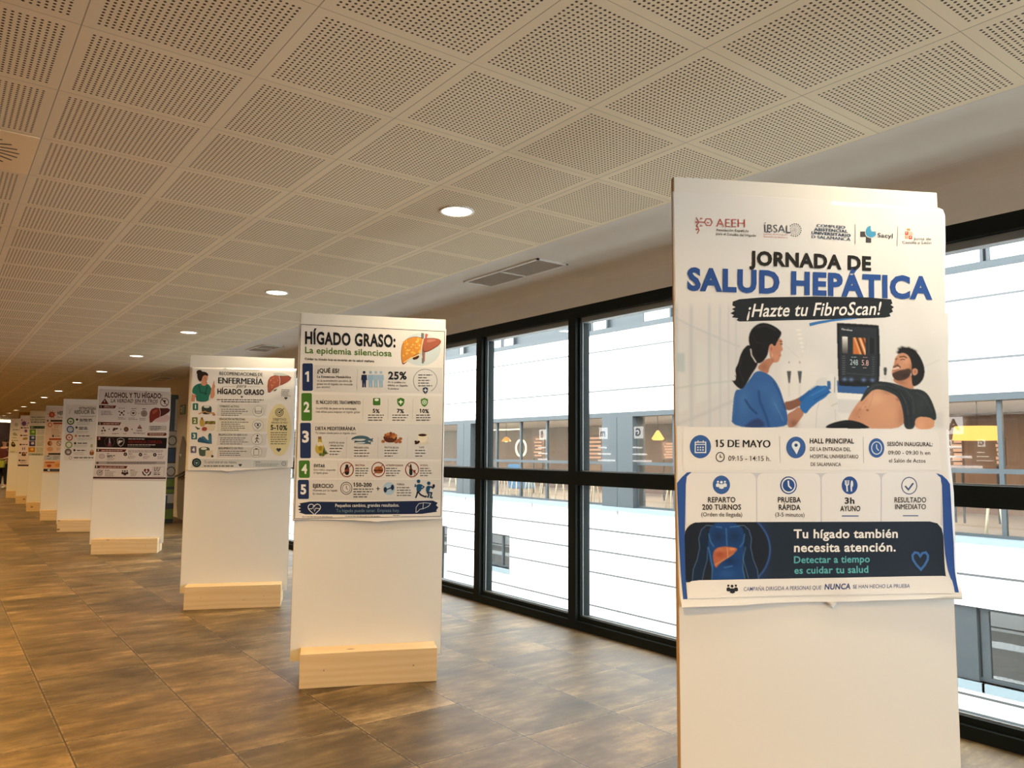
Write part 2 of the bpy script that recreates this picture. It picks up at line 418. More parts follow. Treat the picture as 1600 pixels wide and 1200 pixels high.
M['grille'] = plain('grey_grille', (0.46, 0.43, 0.38), 0.6)
def vent(y0, y1, label, parts=2):
    x0, x1 = 3.525, 3.825
    t = thing('ceiling_vent', label, 'air vent', ((x0 + x1) / 2, (y0 + y1) / 2, CEIL + 0.004), group='long air vents in the plaster margin')
    w, l = (x1 - x0) / 2, (y1 - y0) / 2
    fr = MB()
    for lo, hi in (((-w, -l), (-w + 0.02, l)), ((w - 0.02, -l), (w, l)), ((-w, -l), (w, -l + 0.02)), ((-w, l - 0.02), (w, l)), ((-w, -0.012), (w, 0.012))):
        fr.box((*lo, -0.012), (*hi, 0.0))
    fr.build('frame', M['white'], t)
    for s in (-1, 1):
        g = MB(); a, b = (-l + 0.02, -0.012) if s < 0 else (0.012, l - 0.02)
        g.box((-w + 0.02, a, -0.002), (w - 0.02, b, 0.0))
        n = 14
        for k in range(n):
            xx = -w + 0.03 + (2 * w - 0.06) * k / (n - 1); g.box((xx - 0.003, a, -0.010), (xx + 0.003, b, -0.002))
        g.build('grille', M['grille'], t)
    return t
vent(4.395, 5.40, 'long two-section air vent in the plaster above the second panel')
vent(10.38, 11.10, 'long air vent in the plaster just above the nursing advice panel')
vent(16.3, 17.3, 'long air vent in the plaster farthest off, above the alcohol panel')
t = thing('ceiling_diffuser', 'square swirl air diffuser with dark radial slots at the left edge', 'air vent', (0.024, 4.397, CEIL))
pl = MB().box((-0.296, -0.296, -0.004), (0.296, 0.296, 0.0), bevel=0.0015).build('plate', plain('cream_diffuser_plate', (0.92, 0.76, 0.50), 0.5), t)
sl = MB()
for k in range(24):
    a = 2 * math.pi * k / 24; m = Matrix.Rotation(a, 4, 'Z') @ Matrix.Translation((0.16, 0.02, 0)) @ Matrix.Rotation(0.35, 4, 'Z')
    sl.box((-0.075, -0.0055, -0.0052), (0.075, 0.0055, -0.0042), mat=m)
sl.build('slots', M['black'], t)
t = thing('linear_light', 'bright white line of light along the ceiling at the far end', 'ceiling light', (2.0, 45.6, CEIL - 0.012))
MB().box((-2.2, -0.10, -0.05), (1.22, 0.10, 0.008)).build('housing', M['white'], t)
MB().box((-2.2, -0.125, -0.11), (1.22, 0.09, -0.05)).build('diffuser', M['lamp'], t)

# ------------------------------------------------------------------ display panels
BW, BH, BT = 0.905, 2.11, 0.022
PANELS = {}
def panel(key, x, y, ang, label, w=BW):
    """x, y: front left lower corner of the board seen from the camera; ang in degrees"""
    a = math.radians(ang)
    t = thing('poster_stand', label, 'poster stand', (x, y, 0), a, 'white poster stands in a row')
    MB().box((0, 0, 0.115), (w, BT, 0.115 + BH), bevel=0.0012).build('board', M['board'], t)
    if True:
        for (xa, xb) in ((-0.0016, 0.0), (w, w + 0.0016)):
            MB().box((xa, 0.001, 0.116), (xb, BT - 0.001, 0.114 + BH)).build('edge_band', M['edge'], t)
    MB().box((0.062, -0.168, 0), (0.862, -0.0005, 0.195), bevel=0.003).build('base_beam', M['wood'], t)
    MB().box((0.062, BT + 0.0005, 0), (0.862, BT + 0.168, 0.195), bevel=0.003).build('base_beam', M['wood'], t)
    for sx in (0.2, 0.72):
        MB().lathe([(0.0045, 0), (0.0045, 0.002), (0.003, 0.003)], 10, mat=Matrix.Translation((sx, -0.168, 0.1)) @ Matrix.Rotation(math.pi / 2, 4, 'X')).build('screw', M['screw'], t)
    PANELS[key] = (x, y, a)
    return t
panel('P1', 1.791, 1.559, -28.6, 'white panel nearest the camera, carrying the large blue and white poster', 0.894)
panel('P2', 1.789, 4.578, -23.8, 'white panel second from the camera, carrying the fatty liver poster')
panel('P3', 1.821, 7.270, -23.7, 'white panel third from the camera, carrying the nursing advice poster')
panel('P4', 1.752, 11.66, -22.2, 'white panel fourth from the camera, carrying the alcohol poster')
panel('P5', 1.752, 15.05, -23.5, 'white panel fifth from the camera, partly hidden behind the alcohol panel')
panel('P6', 1.758, 17.62, -23.5, 'white panel sixth from the camera, carrying the orange and red poster')
panel('P7', 1.760, 20.34, -23.5, 'white panel seventh from the camera, carrying the poster with coloured squares')
panel('P8', 1.765, 23.16, -23.5, 'white panel eighth from the camera, carrying a narrow pink poster')
panel('P9', 1.755, 26.10, -23.5, 'white panel farthest from the camera at the end of the row')

# ------------------------------------------------------------------ the building across the court
XF = 14.1
M['grey_metal'] = plain('grey_facade_metal', (0.036, 0.046, 0.052), 0.5)
M['grey_light'] = plain('light_grey_sill', (0.19, 0.24, 0.265), 0.35)
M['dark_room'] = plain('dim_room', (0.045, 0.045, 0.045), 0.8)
def m_cafe_wall():
    t = NT('cafe_wall_panels'); o = t.obj(); x, y, z = t.xyz(o)
    k = t.math('FLOOR', t.math('DIVIDE', y, 0.85)); wn = t.n('ShaderNodeTexWhiteNoise', noise_dimensions='1D'); t.link(k, wn.inputs['W'])
    c = t.ramp(wn.outputs[0], [(0.0, (0.05, 0.028, 0.02)), (0.3, (0.13, 0.06, 0.035)), (0.55, (0.20, 0.10, 0.055)), (0.8, (0.30, 0.19, 0.12)), (1.0, (0.09, 0.06, 0.05))])
    return t.surf(t.mix(t.noise(t.mapped(o, (1, 9, 1)), 4, 3), c, (0.10, 0.05, 0.03)), 0.5)
M['cafe_wall'] = m_cafe_wall()
M['cafe_ceiling'] = plain('cafe_ceiling', (0.62, 0.56, 0.52), 0.8)
M['cafe_floor'] = plain('grey_cafe_floor', (0.22, 0.20, 0.19), 0.5)
M['blind'] = plain('white_blind', (0.86, 0.87, 0.86), 0.7)
def m_gravel():
    t = NT('court_gravel'); o = t.obj(); x, y, z = t.xyz(o)
    vo = t.n('ShaderNodeTexVoronoi'); t.link(o, vo.inputs[0]); vo.inputs['Scale'].default_value = 14
    g = t.mix(t.noise(o, 9, 4, 0.7), (0.13, 0.12, 0.11), (0.27, 0.25, 0.23))
    w = t.mix(vo.outputs['Distance'], (0.95, 0.95, 0.93), (0.55, 0.55, 0.54))
    wig = t.math('MULTIPLY', t.math('SUBTRACT', t.noise(o, 5, 2), 0.5), 0.25); xx = t.math('ADD', x, wig)
    def strip(c, h): return t.math('LESS_THAN', t.math('ABSOLUTE', t.math('SUBTRACT', xx, c)), h)
    return t.surf(t.mix(t.math('MAXIMUM', strip(9.7, 0.42), strip(6.1, 0.38)), g, w), 0.9)
M['gravel'] = m_gravel()
struct('ground', MB().box((XW + 0.3, -14, -3.7), (XF + 0.3, 60, -3.5)), M['gravel'], label='grey gravel court with white pebble strips', cat='ground')
struct('wall_below', MB().box((XW + 0.16, -8, -3.6), (XW + 0.3, 60, -0.02)), M['facade'], label='outer wall below our windows', cat='wall')

bl = thing('building', 'white clad building across the court with a glazed cafe storey', 'building', (XF, 0, 0))
Y0, Y1 = -12.0, 58.0
WINS = [(18.86, 20.25, -2.12, -1.12), (22.38, 23.8, -3.03, -1.12), (26.0, 27.4, -2.12, -1.12), (3.2, 5.77, -2.36, -1.14), (5.77, 6.9, -2.36, -1.14), (9.2, 10.6, -2.12, -1.12)]
lower = MB()
cuts = sorted(WINS)
def band(mbx, z0, z1, holes):
    """solid wall band with rectangular openings"""
    ys = sorted({Y0, Y1} | {h[0] for h in holes} | {h[1] for h in holes})
    for a, b in zip(ys[:-1], ys[1:]):
        hs = [h for h in holes if h[0] <= a + 1e-6 and h[1] >= b - 1e-6]
        if not hs: mbx.box((0, a, z0), (0.3, b, z1))
        else:
            h = hs[0]; mbx.box((0, a, z0), (0.3, b, h[2])); mbx.box((0, a, h[3]), (0.3, b, z1))
band(lower, -3.6, -0.07, WINS)
lower.build('lower_cladding', M['facade'], bl)
up = MB().box((0, Y0, 2.42), (0.3, Y1, 4.58)).build('upper_cladding', M['facade'], bl)
MB().box((0, Y0, 5.9), (0.3, Y1, 9.0)).build('top_cladding', M['facade'], bl)
MB().box((0.12, Y0, 4.58), (0.3, Y1, 5.9)).build('upper_spandrel', M['grey_metal'], bl)
MB().box((-0.04, Y0, 4.54), (0.12, Y1, 4.66)).build('upper_sill', M['grey_metal'], bl)
for (a, b) in ((5.55, 7.4), (3.6, 5.40), (12.5, 13.36), (14.71, 15.24), (15.39, 15.84), (18.82, 19.32), (19.45, 19.91), (21.62, 21.86), (23.2, 23.7), (9.1, 9.6), (9.75, 10.3)):
    w = MB(); w.box((0.03, a - 0.05, 4.63), (0.12, a, 5.72)); w.box((0.03, b, 4.63), (0.12, b + 0.05, 5.72)); w.box((0.03, a - 0.05, 5.66), (0.12, b + 0.05, 5.72)); w.box((0.03, a - 0.05, 4.63), (0.12, b + 0.05, 4.68))
    wo = w.build('upper_window', M['grey_metal'], bl)
    MB().box((0.07, a, 4.68), (0.10, b, 5.66)).build('blind', M['blind'], wo)
for i, (a, b, c, d) in enumerate(WINS):
    w = MB(); f = 0.06
    w.box((0.12, a, c), (0.2, a + f, d)); w.box((0.12, b - f, c), (0.2, b, d)); w.box((0.12, a + f, d - f), (0.2, b - f, d)); w.box((0.12, a + f, c), (0.2, b - f, c + f))
    if b - a < 1.5 and i != 4: w.box((0.12, a + 0.5, c + f), (0.2, a + 0.56, d - f))
    wo = w.build('lower_window', M['grey_metal'], bl)
    if i == 4: MB().box((0.06, a + 0.1, c), (0.28, b, d)).build('grey_column', M['grey_metal'], wo)
    else: MB().box((0.16, a + f, c + f), (0.168, b - f, d - f)).build('pane', M['coated_glass'], wo)
    MB().box((-0.05, a - 0.02, c - 0.14), (0.2, b + 0.02, c)).build('sill', M['grey_light'], wo)
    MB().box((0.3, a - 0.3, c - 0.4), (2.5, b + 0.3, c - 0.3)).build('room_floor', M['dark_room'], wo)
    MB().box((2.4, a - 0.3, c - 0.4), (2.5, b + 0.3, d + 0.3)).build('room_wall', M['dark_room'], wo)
MB().box((-0.22, Y0, -0.07), (0.25, Y1, 0.02)).build('ledge', M['grey_light'], bl)
MB().box((-0.08, Y0, 2.30), (0.2, Y1, 2.42)).build('lintel', M['grey_metal'], bl)
COLS = [(20.9, 21.7), (13.63, 14.73), (6.6, 7.6), (27.8, 28.8), (34.5, 35.5), (-0.5, 0.5)]
for a, b in COLS:
    MB().box((-0.10, a, 0.02), (0.35, (a + b) / 2 - 0.008, 2.30)).box((-0.10, (a + b) / 2 + 0.008, 0.02), (0.35, b, 2.30)).box((-0.09, a + 0.01, 0.02), (0.3, b - 0.01, 2.30)).build('column_cladding', M['grey_metal'], bl)
edges = sorted([Y0] + [v for c in COLS for v in c] + [Y1])
for a, b in zip(edges[0::2], edges[1::2]):
    n = max(1, round((b - a) / 1.17)); st = (b - a) / n
    w = MB()
    for k in range(n + 1): w.box((0.05, a + st * k - 0.035, 0.02), (0.13, a + st * k + 0.035, 2.30))
    for k in range(n):
        w.box((0.05, a + st * k + 0.035, 1.08), (0.13, a + st * (k + 1) - 0.035, 1.16)); w.box((0.05, a + st * k + 0.035, 0.02), (0.13, a + st * (k + 1) - 0.035, 0.07))
    w.build('cafe_window_frame', M['grey_metal'], bl)
    MB().box((0.085, a, 0.05), (0.091, b, 2.30)).build('cafe_pane', M['glass'], bl)
MB().box((0.3, Y0, -0.05), (6.3, Y1, 0.0)).build('cafe_floor', M['cafe_floor'], bl)
MB().box((0.2, Y0, 2.40), (6.3, Y1, 2.45)).build('cafe_ceiling', M['cafe_ceiling'], bl)
MB().box((6.0, Y0, 0.0), (6.3, Y1, 2.40)).build('cafe_back_wall', M['cafe_wall'], bl)
# what stands and hangs in the cafe
M['amber'] = emitter('amber_lamp_glow', (1.0, 0.50, 0.12), 2.2)
M['cream_glow'] = emitter('cream_lamp_glow', (1.0, 0.85, 0.45), 4.0)
M['menu_glow'] = emitter('backlit_menu', (1.0, 0.50, 0.30), 1.1)
M['pale_wood'] = plain('pale_ash_wood', (0.55, 0.43, 0.28), 0.5)
M['blue_cloth'] = plain('blue_upholstery', (0.05, 0.18, 0.36), 0.8)
M['orange_glass'] = plain('orange_glass_shade', (0.75, 0.32, 0.05), 0.25)
for y in (4.0, 8.6, 12.0, 16.5, 20.0, 24.0, 29.0, 34.0):
    ld = bpy.data.lights.new('cafe_lamp', 'AREA'); ld.size = 1.6; ld.energy = 230; ld.color = (1.0, 0.72, 0.48)
    lo = bpy.data.objects.new('cafe_lamp', ld); C.objects.link(lo); lo.location = (17.0, y, 2.38)
p = on_x(814, 700, 15.6)
t = thing('ring_lamp', 'glowing round ring lamp in the cafe across the court', 'lamp', (15.6, p.y, p.z))
rg = MB(); r_, n_ = 0.27, 40
rg.tube([(0, r_ * math.cos(2 * math.pi * k / n_), r_ * math.sin(2 * math.pi * k / n_)) for k in range(n_ + 1)], 0.028, 8)
rg.build('glowing_ring', M['cream_glow'], t)
MB().tube([(0, 0, r_), (0, 0, 2.4 - p.z)], 0.006).build('cord', M['black'], t)
def pendant(px, py, x, rad, h, label, gm, shape='dome'):
    p = on_x(px, py, x)
    t = thing('pendant_lamp', label, 'lamp', (x, p.y, p.z), group='pendant lamps in the cafe')
    if shape == 'dome': pr = [(0.02, h), (rad * 0.5, h * 0.8), (rad * 0.9, h * 0.3), (rad, 0.0)]
    elif shape == 'drop': pr = [(0.03, h), (rad * 0.75, h * 0.42), (rad, h * 0.15), (rad * 0.72, 0.0)]
    else: pr = [(rad * 0.9, h), (rad, 0.0)]
    MB().lathe(pr, 20, cap=False).build('shade', gm[0], t)
    MB().ball((0, 0, h * 0.35), min(0.08, rad * 0.45)).build('bulb', gm[1], t)
    MB().tube([(0, 0, h), (0, 0, 2.4 - p.z)], 0.008).build('cord', M['black'], t)
pendant(1028, 688, 15.3, 0.17, 0.26, 'orange faceted pendant lamp hanging in the cafe window right of the grey column', (M['amber'], M['cream_glow']), 'drop')
pendant(791, 690, 15.0, 0.16, 0.16, 'small brass dome pendant lamp in the cafe left of the ring lamp', (M['orange_glass'], M['cream_glow']))
pendant(1528, 688, 15.6, 0.42, 0.26, 'wide glowing yellow drum lamp in the cafe at the right edge', (M['amber'], M['cream_glow']), 'drum')
p = on_x(771, 672, 17.0); q_ = on_x(811, 672, 17.0)
t = thing('strip_lamp', 'thin glowing light strip under the cafe ceiling', 'lamp', (17.0, p.y, p.z))
MB().box((-0.03, q_.y - p.y, -0.02), (0.03, 0, 0.02)).build('tube', M['cream_glow'], t)
MB().tube([(0, -0.3, 0.02), (0, -0.3, 2.4 - p.z)], 0.006).build('cord', M['black'], t)
def menu(px0, px1, py0, py1, x, label):
    a, b = on_x(px0, py0, x), on_x(px1, py1, x)
    t = thing('menu_board', label, 'sign', (x, (a.y + b.y) / 2, b.z), group='warm lit menu boards in the cafe')
    w, h = abs(a.y - b.y) / 2, a.z - b.z
    MB().box((0, -w, 0), (0.05, w, h)).build('board', M['cafe_wall'], t)
    for k in range(6):
        z = h * (0.88 - 0.15 * k); MB().box((-0.012, -w * 0.8, z - 0.035), (0.0, w * (0.35 + 0.4 * ((k * 37) % 10) / 10), z + 0.025)).build('lit_line', M['menu_glow'], t)
    MB().box((0.02, -w + 0.02, -b.z + 0.0), (0.04, -w + 0.06, 0)).box((0.02, w - 0.06, -b.z), (0.04, w - 0.02, 0)).build('posts', M['black'], t)
menu(832, 848, 682, 716, 16.6, 'warm lit menu board in the cafe beside the ring lamp')
menu(913, 942, 680, 720, 16.6, 'warm lit menu board in the cafe left of the wide grey column')
menu(1034, 1056, 690, 718, 17.2, 'warm lit menu board in the cafe below the orange lamp')
menu(1484, 1506, 684, 730, 17.0, 'warm lit menu board in the cafe beside the first poster edge')
menu(1552, 1572, 684, 728, 17.4, 'warm lit menu board in the cafe at the right edge')
def make_stool():
    t = thing('bar_stool', '', 'stool')
    MB().lathe([(0.16, 0.0), (0.175, 0.015), (0.17, 0.04), (0.1, 0.05)], 18, mat=Matrix.Translation((0, 0, 0.66))).build('seat', M['pale_wood'], t)
    for k in range(4):
        a = math.pi / 4 + k * math.pi / 2; MB().tube([(0.2 * math.cos(a), 0.2 * math.sin(a), 0), (0.1 * math.cos(a), 0.1 * math.sin(a), 0.67)], 0.017, 6).build('leg', M['pale_wood'], t)
    return t
st0 = make_stool()
spots = [(14.75, y) for y in (5.05, 5.75, 11.6, 12.3, 13.0, 15.2, 15.9, 16.6, 17.3, 18.0, 18.7, 19.4, 20.1, 22.3, 23.1)]
for i, (x, y) in enumerate(spots):
    o = st0 if i == 0 else copy_tree(st0)
    o.location = (x, y, 0.0); o.rotation_euler.z = 0.3 * i
    tag(o, 'pale wooden bar stool in the row behind the cafe glass', 'stool', 'bar stools along the cafe window')
p = on_x(815, 728, 15.6)
t = thing('armchair', 'blue armchair in the cafe under the ring lamp', 'chair', (15.6, p.y, 0.0))
MB().box((-0.32, -0.32, 0.2), (0.32, 0.32, 0.45), bevel=0.05).build('seat', M['blue_cloth'], t)
MB().box((-0.34, -0.34, 0.45), (-0.2, 0.34, 1.0), bevel=0.06).build('backrest', M['blue_cloth'], t)
for sx in (-0.26, 0.26):
    for sy in (-0.26, 0.26): MB().tube([(sx, sy, 0), (sx, sy, 0.22)], 0.02, 6).build('leg', M['pale_wood'], t)

# backlit signs on our own left wall: they show as reflections in the window panes
M['sign_red'] = plain('red_sign_letter', (0.35, 0.05, 0.04), 0.5)
M['sign_glow'] = emitter('backlit_sign_face', (1.0, 0.93, 0.90), 9.0)
def letter_mesh(txt, size, name, mat, parent, loc, rot, bold=0.0):
    cu = bpy.data.curves.new('lettering_source', 'FONT'); cu.body = txt; cu.size = size; cu.align_x = 'CENTER'; cu.align_y = 'CENTER'; cu.offset = bold
    ob = bpy.data.objects.new('lettering_source', cu); C.objects.link(ob)
    dg = bpy.context.evaluated_depsgraph_get(); me = bpy.data.meshes.new_from_object(ob.evaluated_get(dg))
    bpy.data.objects.remove(ob); bpy.data.curves.remove(cu)
    me.name = name; me.materials.clear(); me.materials.append(mat)
    o = bpy.data.objects.new(name, me); C.objects.link(o); o.parent = parent; o.location = loc; o.rotation_euler = rot
    return o
for ch, y in (('G', 11.83), ('m', 12.94), ('fi', 15.15), ('A', 5.31)):
    t = thing('backlit_sign', 'backlit square sign with the letter %s, reflected in the window' % ch, 'sign', (-5.985, y * 1.0, 0), group='backlit signs reflected in the windows')
    s_ = 18.2 / (XW * 2 + 5.985 - XW) if False else 1.0
    k = (2 * XW + 5.985) / 12.2; t.location.y = y * k; zc = EYE.z + (1.83 - EYE.z) * k
    MB().box((-0.012, -0.14, zc - 0.15), (0.03, 0.14, zc + 0.15), bevel=0.01).build('lit_face', M['sign_glow'], t)
    letter_mesh(ch, 0.26, 'letter', M['sign_red'], t, (0.034, 0, zc), (math.pi / 2, 0, math.pi / 2), 0.012)
    for j in range(3):
        MB().box((-0.012, -0.1 - 0.16 * ((j * 7) % 3), zc - 0.40 - 0.17 * j), (0.02, 0.2, zc - 0.36 - 0.17 * j)).build('lit_line', M['sign_glow'], t)

# ------------------------------------------------------------------ things along the far wall
M['green'] = plain('leaf_green', (0.10, 0.16, 0.012), 0.55, var=0.3, scale=12)
M['dark_green'] = plain('dark_green', (0.02, 0.035, 0.015), 0.5)
M['navy'] = plain('navy_panel', (0.02, 0.04, 0.09), 0.5)
M['pale_grey'] = plain('pale_grey_panel', (0.38, 0.36, 0.32), 0.6)
bx = 3.735
t = thing('display_tower', 'tall narrow tower with green and black bands beside the alcohol panel', 'display stand', (bx, 15.64, 0))
def zz(py): return 2.3 - (py - 627.2) / 81.3
tw = MB().box((-0.60, 0.0, 0), (0.0, 0.34, zz(617)), bevel=0.004).build('body', M['black'], t)
def bnd(name, m, a, b, x0=-0.58, x1=-0.004): return MB().box((x0, -0.008, zz(b)), (x1, 0.0, zz(a))).build(name, m, t)
bnd('cap', M['dark_green'], 617, 622); bnd('side_strip', M['pale_grey'], 624, 673, -0.05)
for a, b in ((674, 699), (723, 745)):
    g = bnd('pale_band', M['pale_grey'], a, b)
    zc = (zz(a) + zz(b)) / 2
    for cx in (-0.42, -0.25, -0.08):
        MB().tube([(cx + 0.075 * math.cos(q), -0.012, zc - 0.02 + 0.085 * math.sin(q)) for q in [2 * math.pi * k / 20 for k in range(21)]], 0.009, 6).build('ring_mark', M['black'], t)
bnd('navy_band', M['navy'], 701, 721)
for a, b in ((747, 759), (763, 769), (793, 808)): bnd('green_band', M['green'], a, b)
bnd('grey_band', M['pale_grey'], 770, 784); MB().box((-0.30, -0.014, zz(784)), (-0.12, -0.008, zz(772))).build('dark_block', M['navy'], t)
bnd('base_band', M['dark_green'], 811, 817)
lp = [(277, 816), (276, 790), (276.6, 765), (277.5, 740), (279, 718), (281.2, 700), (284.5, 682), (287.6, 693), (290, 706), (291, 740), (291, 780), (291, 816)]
M['grey_shape'] = plain('grey_brown_shape', (0.20, 0.17, 0.135), 0.6)
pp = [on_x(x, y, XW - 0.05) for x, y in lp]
t = thing('pointed_shape', 'grey pointed arch shape at the beige wall under the exit sign', 'panel', (XW - 0.03, 16.5, 0))
MB().prism([(q.y - 16.5, max(q.z, 0.0)) for q in pp], 0, -0.02, 0.02).build('board', M['grey_shape'], t)  # thin flat solid with a pointed outline, set close to the wall
b_ = on_x(282.5, 711, XW - 0.05)
MB().lathe([(0.02, 0), (0.028, 0.006), (0.012, 0.014)], 12, mat=Matrix.Translation((-0.02, b_.y - 16.5, b_.z)) @ Matrix.Rotation(-math.pi / 2, 4, 'Y')).build('knob', M['white'], t)
M['dark_wood'] = plain('dark_brown_rail', (0.035, 0.02, 0.01), 0.5)
t = thing('handrail', 'dark sloping handrail of three thin bars at the beige wall', 'handrail', (XW - 0.1, 16.5, 0))
for k, ((ax, ay), (cx, cy)) in enumerate((((272, 745.5), (292, 735.5)), ((279, 746), (292, 740)), ((284, 748.5), (292, 744.5)))):
    a, b = on_x(ax, ay, XW - 0.1), on_x(cx, cy, XW - 0.1); o_ = Vector((XW - 0.1, 16.5, 0))
    MB().tube([a - o_, b - o_], 0.016, 8).build('bar', M['dark_wood'], t)
    mdl = (a + b) / 2 - o_
    MB().tube([mdl, mdl + Vector((0.098, 0, -0.03))], 0.01, 6).build('bracket', M['metal'], t)
t = thing('exit_sign', 'green emergency exit sign high on the beige wall', 'sign', (XW, 16.73, 2.2))
M['exit_green'] = plain('exit_sign_green', (0.02, 0.16, 0.05), 0.4); M['exit_white'] = plain('exit_sign_white', (0.8, 0.82, 0.75), 0.4)
MB().box((-0.018, -0.19, -0.10), (-0.001, 0.19, 0.10), bevel=0.003).build('plate', M['exit_green'], t)
pc = MB()
pc.box((-0.021, -0.15, -0.075), (-0.018, -0.05, 0.075)); pc.box((-0.0215, -0.13, -0.075), (-0.0205, -0.07, 0.055), 1)
pc.build('doorway_symbol', [M['exit_white'], M['exit_green']], t)
fg = MB(); fx = -0.0195
fg.ball((fx, 0.015, 0.06), (0.002, 0.015, 0.015))
for a, b in (((0.02, 0.04), (0.05, 0.0)), ((0.05, 0.0), (0.02, -0.03)), ((0.02, -0.03), (0.035, -0.075)), ((0.05, 0.0), (0.085, -0.03)), ((0.085, -0.03), (0.12, -0.03)), ((0.02, 0.035), (-0.02, 0.01)), ((0.025, 0.035), (0.07, 0.045)), ((0.07, 0.045), (0.09, 0.02))):
    fg.tube([(fx, *a), (fx, *b)], 0.009, 6)
fg.build('running_figure', M['exit_white'], t)
fg = MB().prism([(0.12, 0.055), (0.17, 0.055), (0.145, 0.03)], 0, -0.021, -0.018).build('arrow', M['exit_white'], t)
pil = MB().lathe([(0.28, 0), (0.28, CEIL)], 32, mat=Matrix.Translation((ray(43, 645).x / ray(43, 645).y * 36.0, 36.0, 0)))
M['pillar'] = plain('ochre_pillar', (0.62, 0.40, 0.14), 0.5)
o = pil.build('pillar', M['pillar']); tag(o, 'ochre round pillar far down the hall behind the last panels', 'pillar', kind='structure')

# ------------------------------------------------------------------ people far down the hall
M['skin'] = plain('skin', (0.50, 0.30, 0.21), 0.55); M['hair'] = plain('dark_hair', (0.012, 0.008, 0.007), 0.5)
M['maroon'] = plain('maroon_cloth', (0.10, 0.02, 0.02), 0.85); M['trousers'] = plain('dark_trousers', (0.012, 0.014, 0.02), 0.85)
M['cream_cloth'] = plain('cream_cloth', (0.55, 0.47, 0.36), 0.85); M['lime'] = plain('lime_bag', (0.30, 0.36, 0.05), 0.6); M['shoe'] = plain('white_shoe', (0.6, 0.6, 0.58), 0.5)
def skinned(nodes, links, root, name, mat, parent, sub=2):
    """nodes: (x, y, z, radius); one continuous skin over a stick figure"""
    me = bpy.data.meshes.new(name); me.from_pydata([n[:3] for n in nodes], links, []); me.update()
    ob = bpy.data.objects.new(name, me); C.objects.link(ob)
    sk = ob.modifiers.new('skin', 'SKIN'); sk.use_smooth_shade = True
    for i, v in enumerate(me.skin_vertices[0].data):
        r = nodes[i][3]; v.radius = r if isinstance(r, tuple) else (r, r); v.use_root = (i == root)
    sb = ob.modifiers.new('smooth', 'SUBSURF'); sb.levels = sub; sb.render_levels = sub
    dg = bpy.context.evaluated_depsgraph_get(); out = bpy.data.meshes.new_from_object(ob.evaluated_get(dg))
    bpy.data.objects.remove(ob); bpy.data.meshes.remove(me)
    out.name = name; out.materials.clear(); out.materials.append(mat)
    o = bpy.data.objects.new(name, out); C.objects.link(o); o.parent = parent
    return o
def hand(nodes, links, wrist, d, side):
    """palm and five unequal fingers continuing the arm"""
    w = Vector(nodes[wrist][:3]); d = Vector(d).normalized(); a = Vector(side).normalized()
    nodes.append((*(w + d * 0.05), (0.036, 0.018))); pm = len(nodes) - 1; links.append((wrist, pm))
    for k, (off, ln) in enumerate(((-0.027, 0.075), (-0.009, 0.085), (0.009, 0.08), (0.027, 0.062))):
        p0 = w + d * 0.085 + a * off; p1 = p0 + d * ln * 0.55 + d.cross(a) * 0.01; p2 = p1 + d * ln * 0.4 + d.cross(a) * 0.02
        b = len(nodes); nodes += [(*p0, 0.0095), (*p1, 0.0085), (*p2, 0.007)]; links += [(pm, b), (b, b + 1), (b + 1, b + 2)]
    t0 = w + d * 0.03 - a * 0.035; t1 = t0 + d * 0.035 - a * 0.02; b = len(nodes)
    nodes += [(*t0, 0.011), (*t1, 0.009)]; links += [(pm, b), (b, b + 1)]
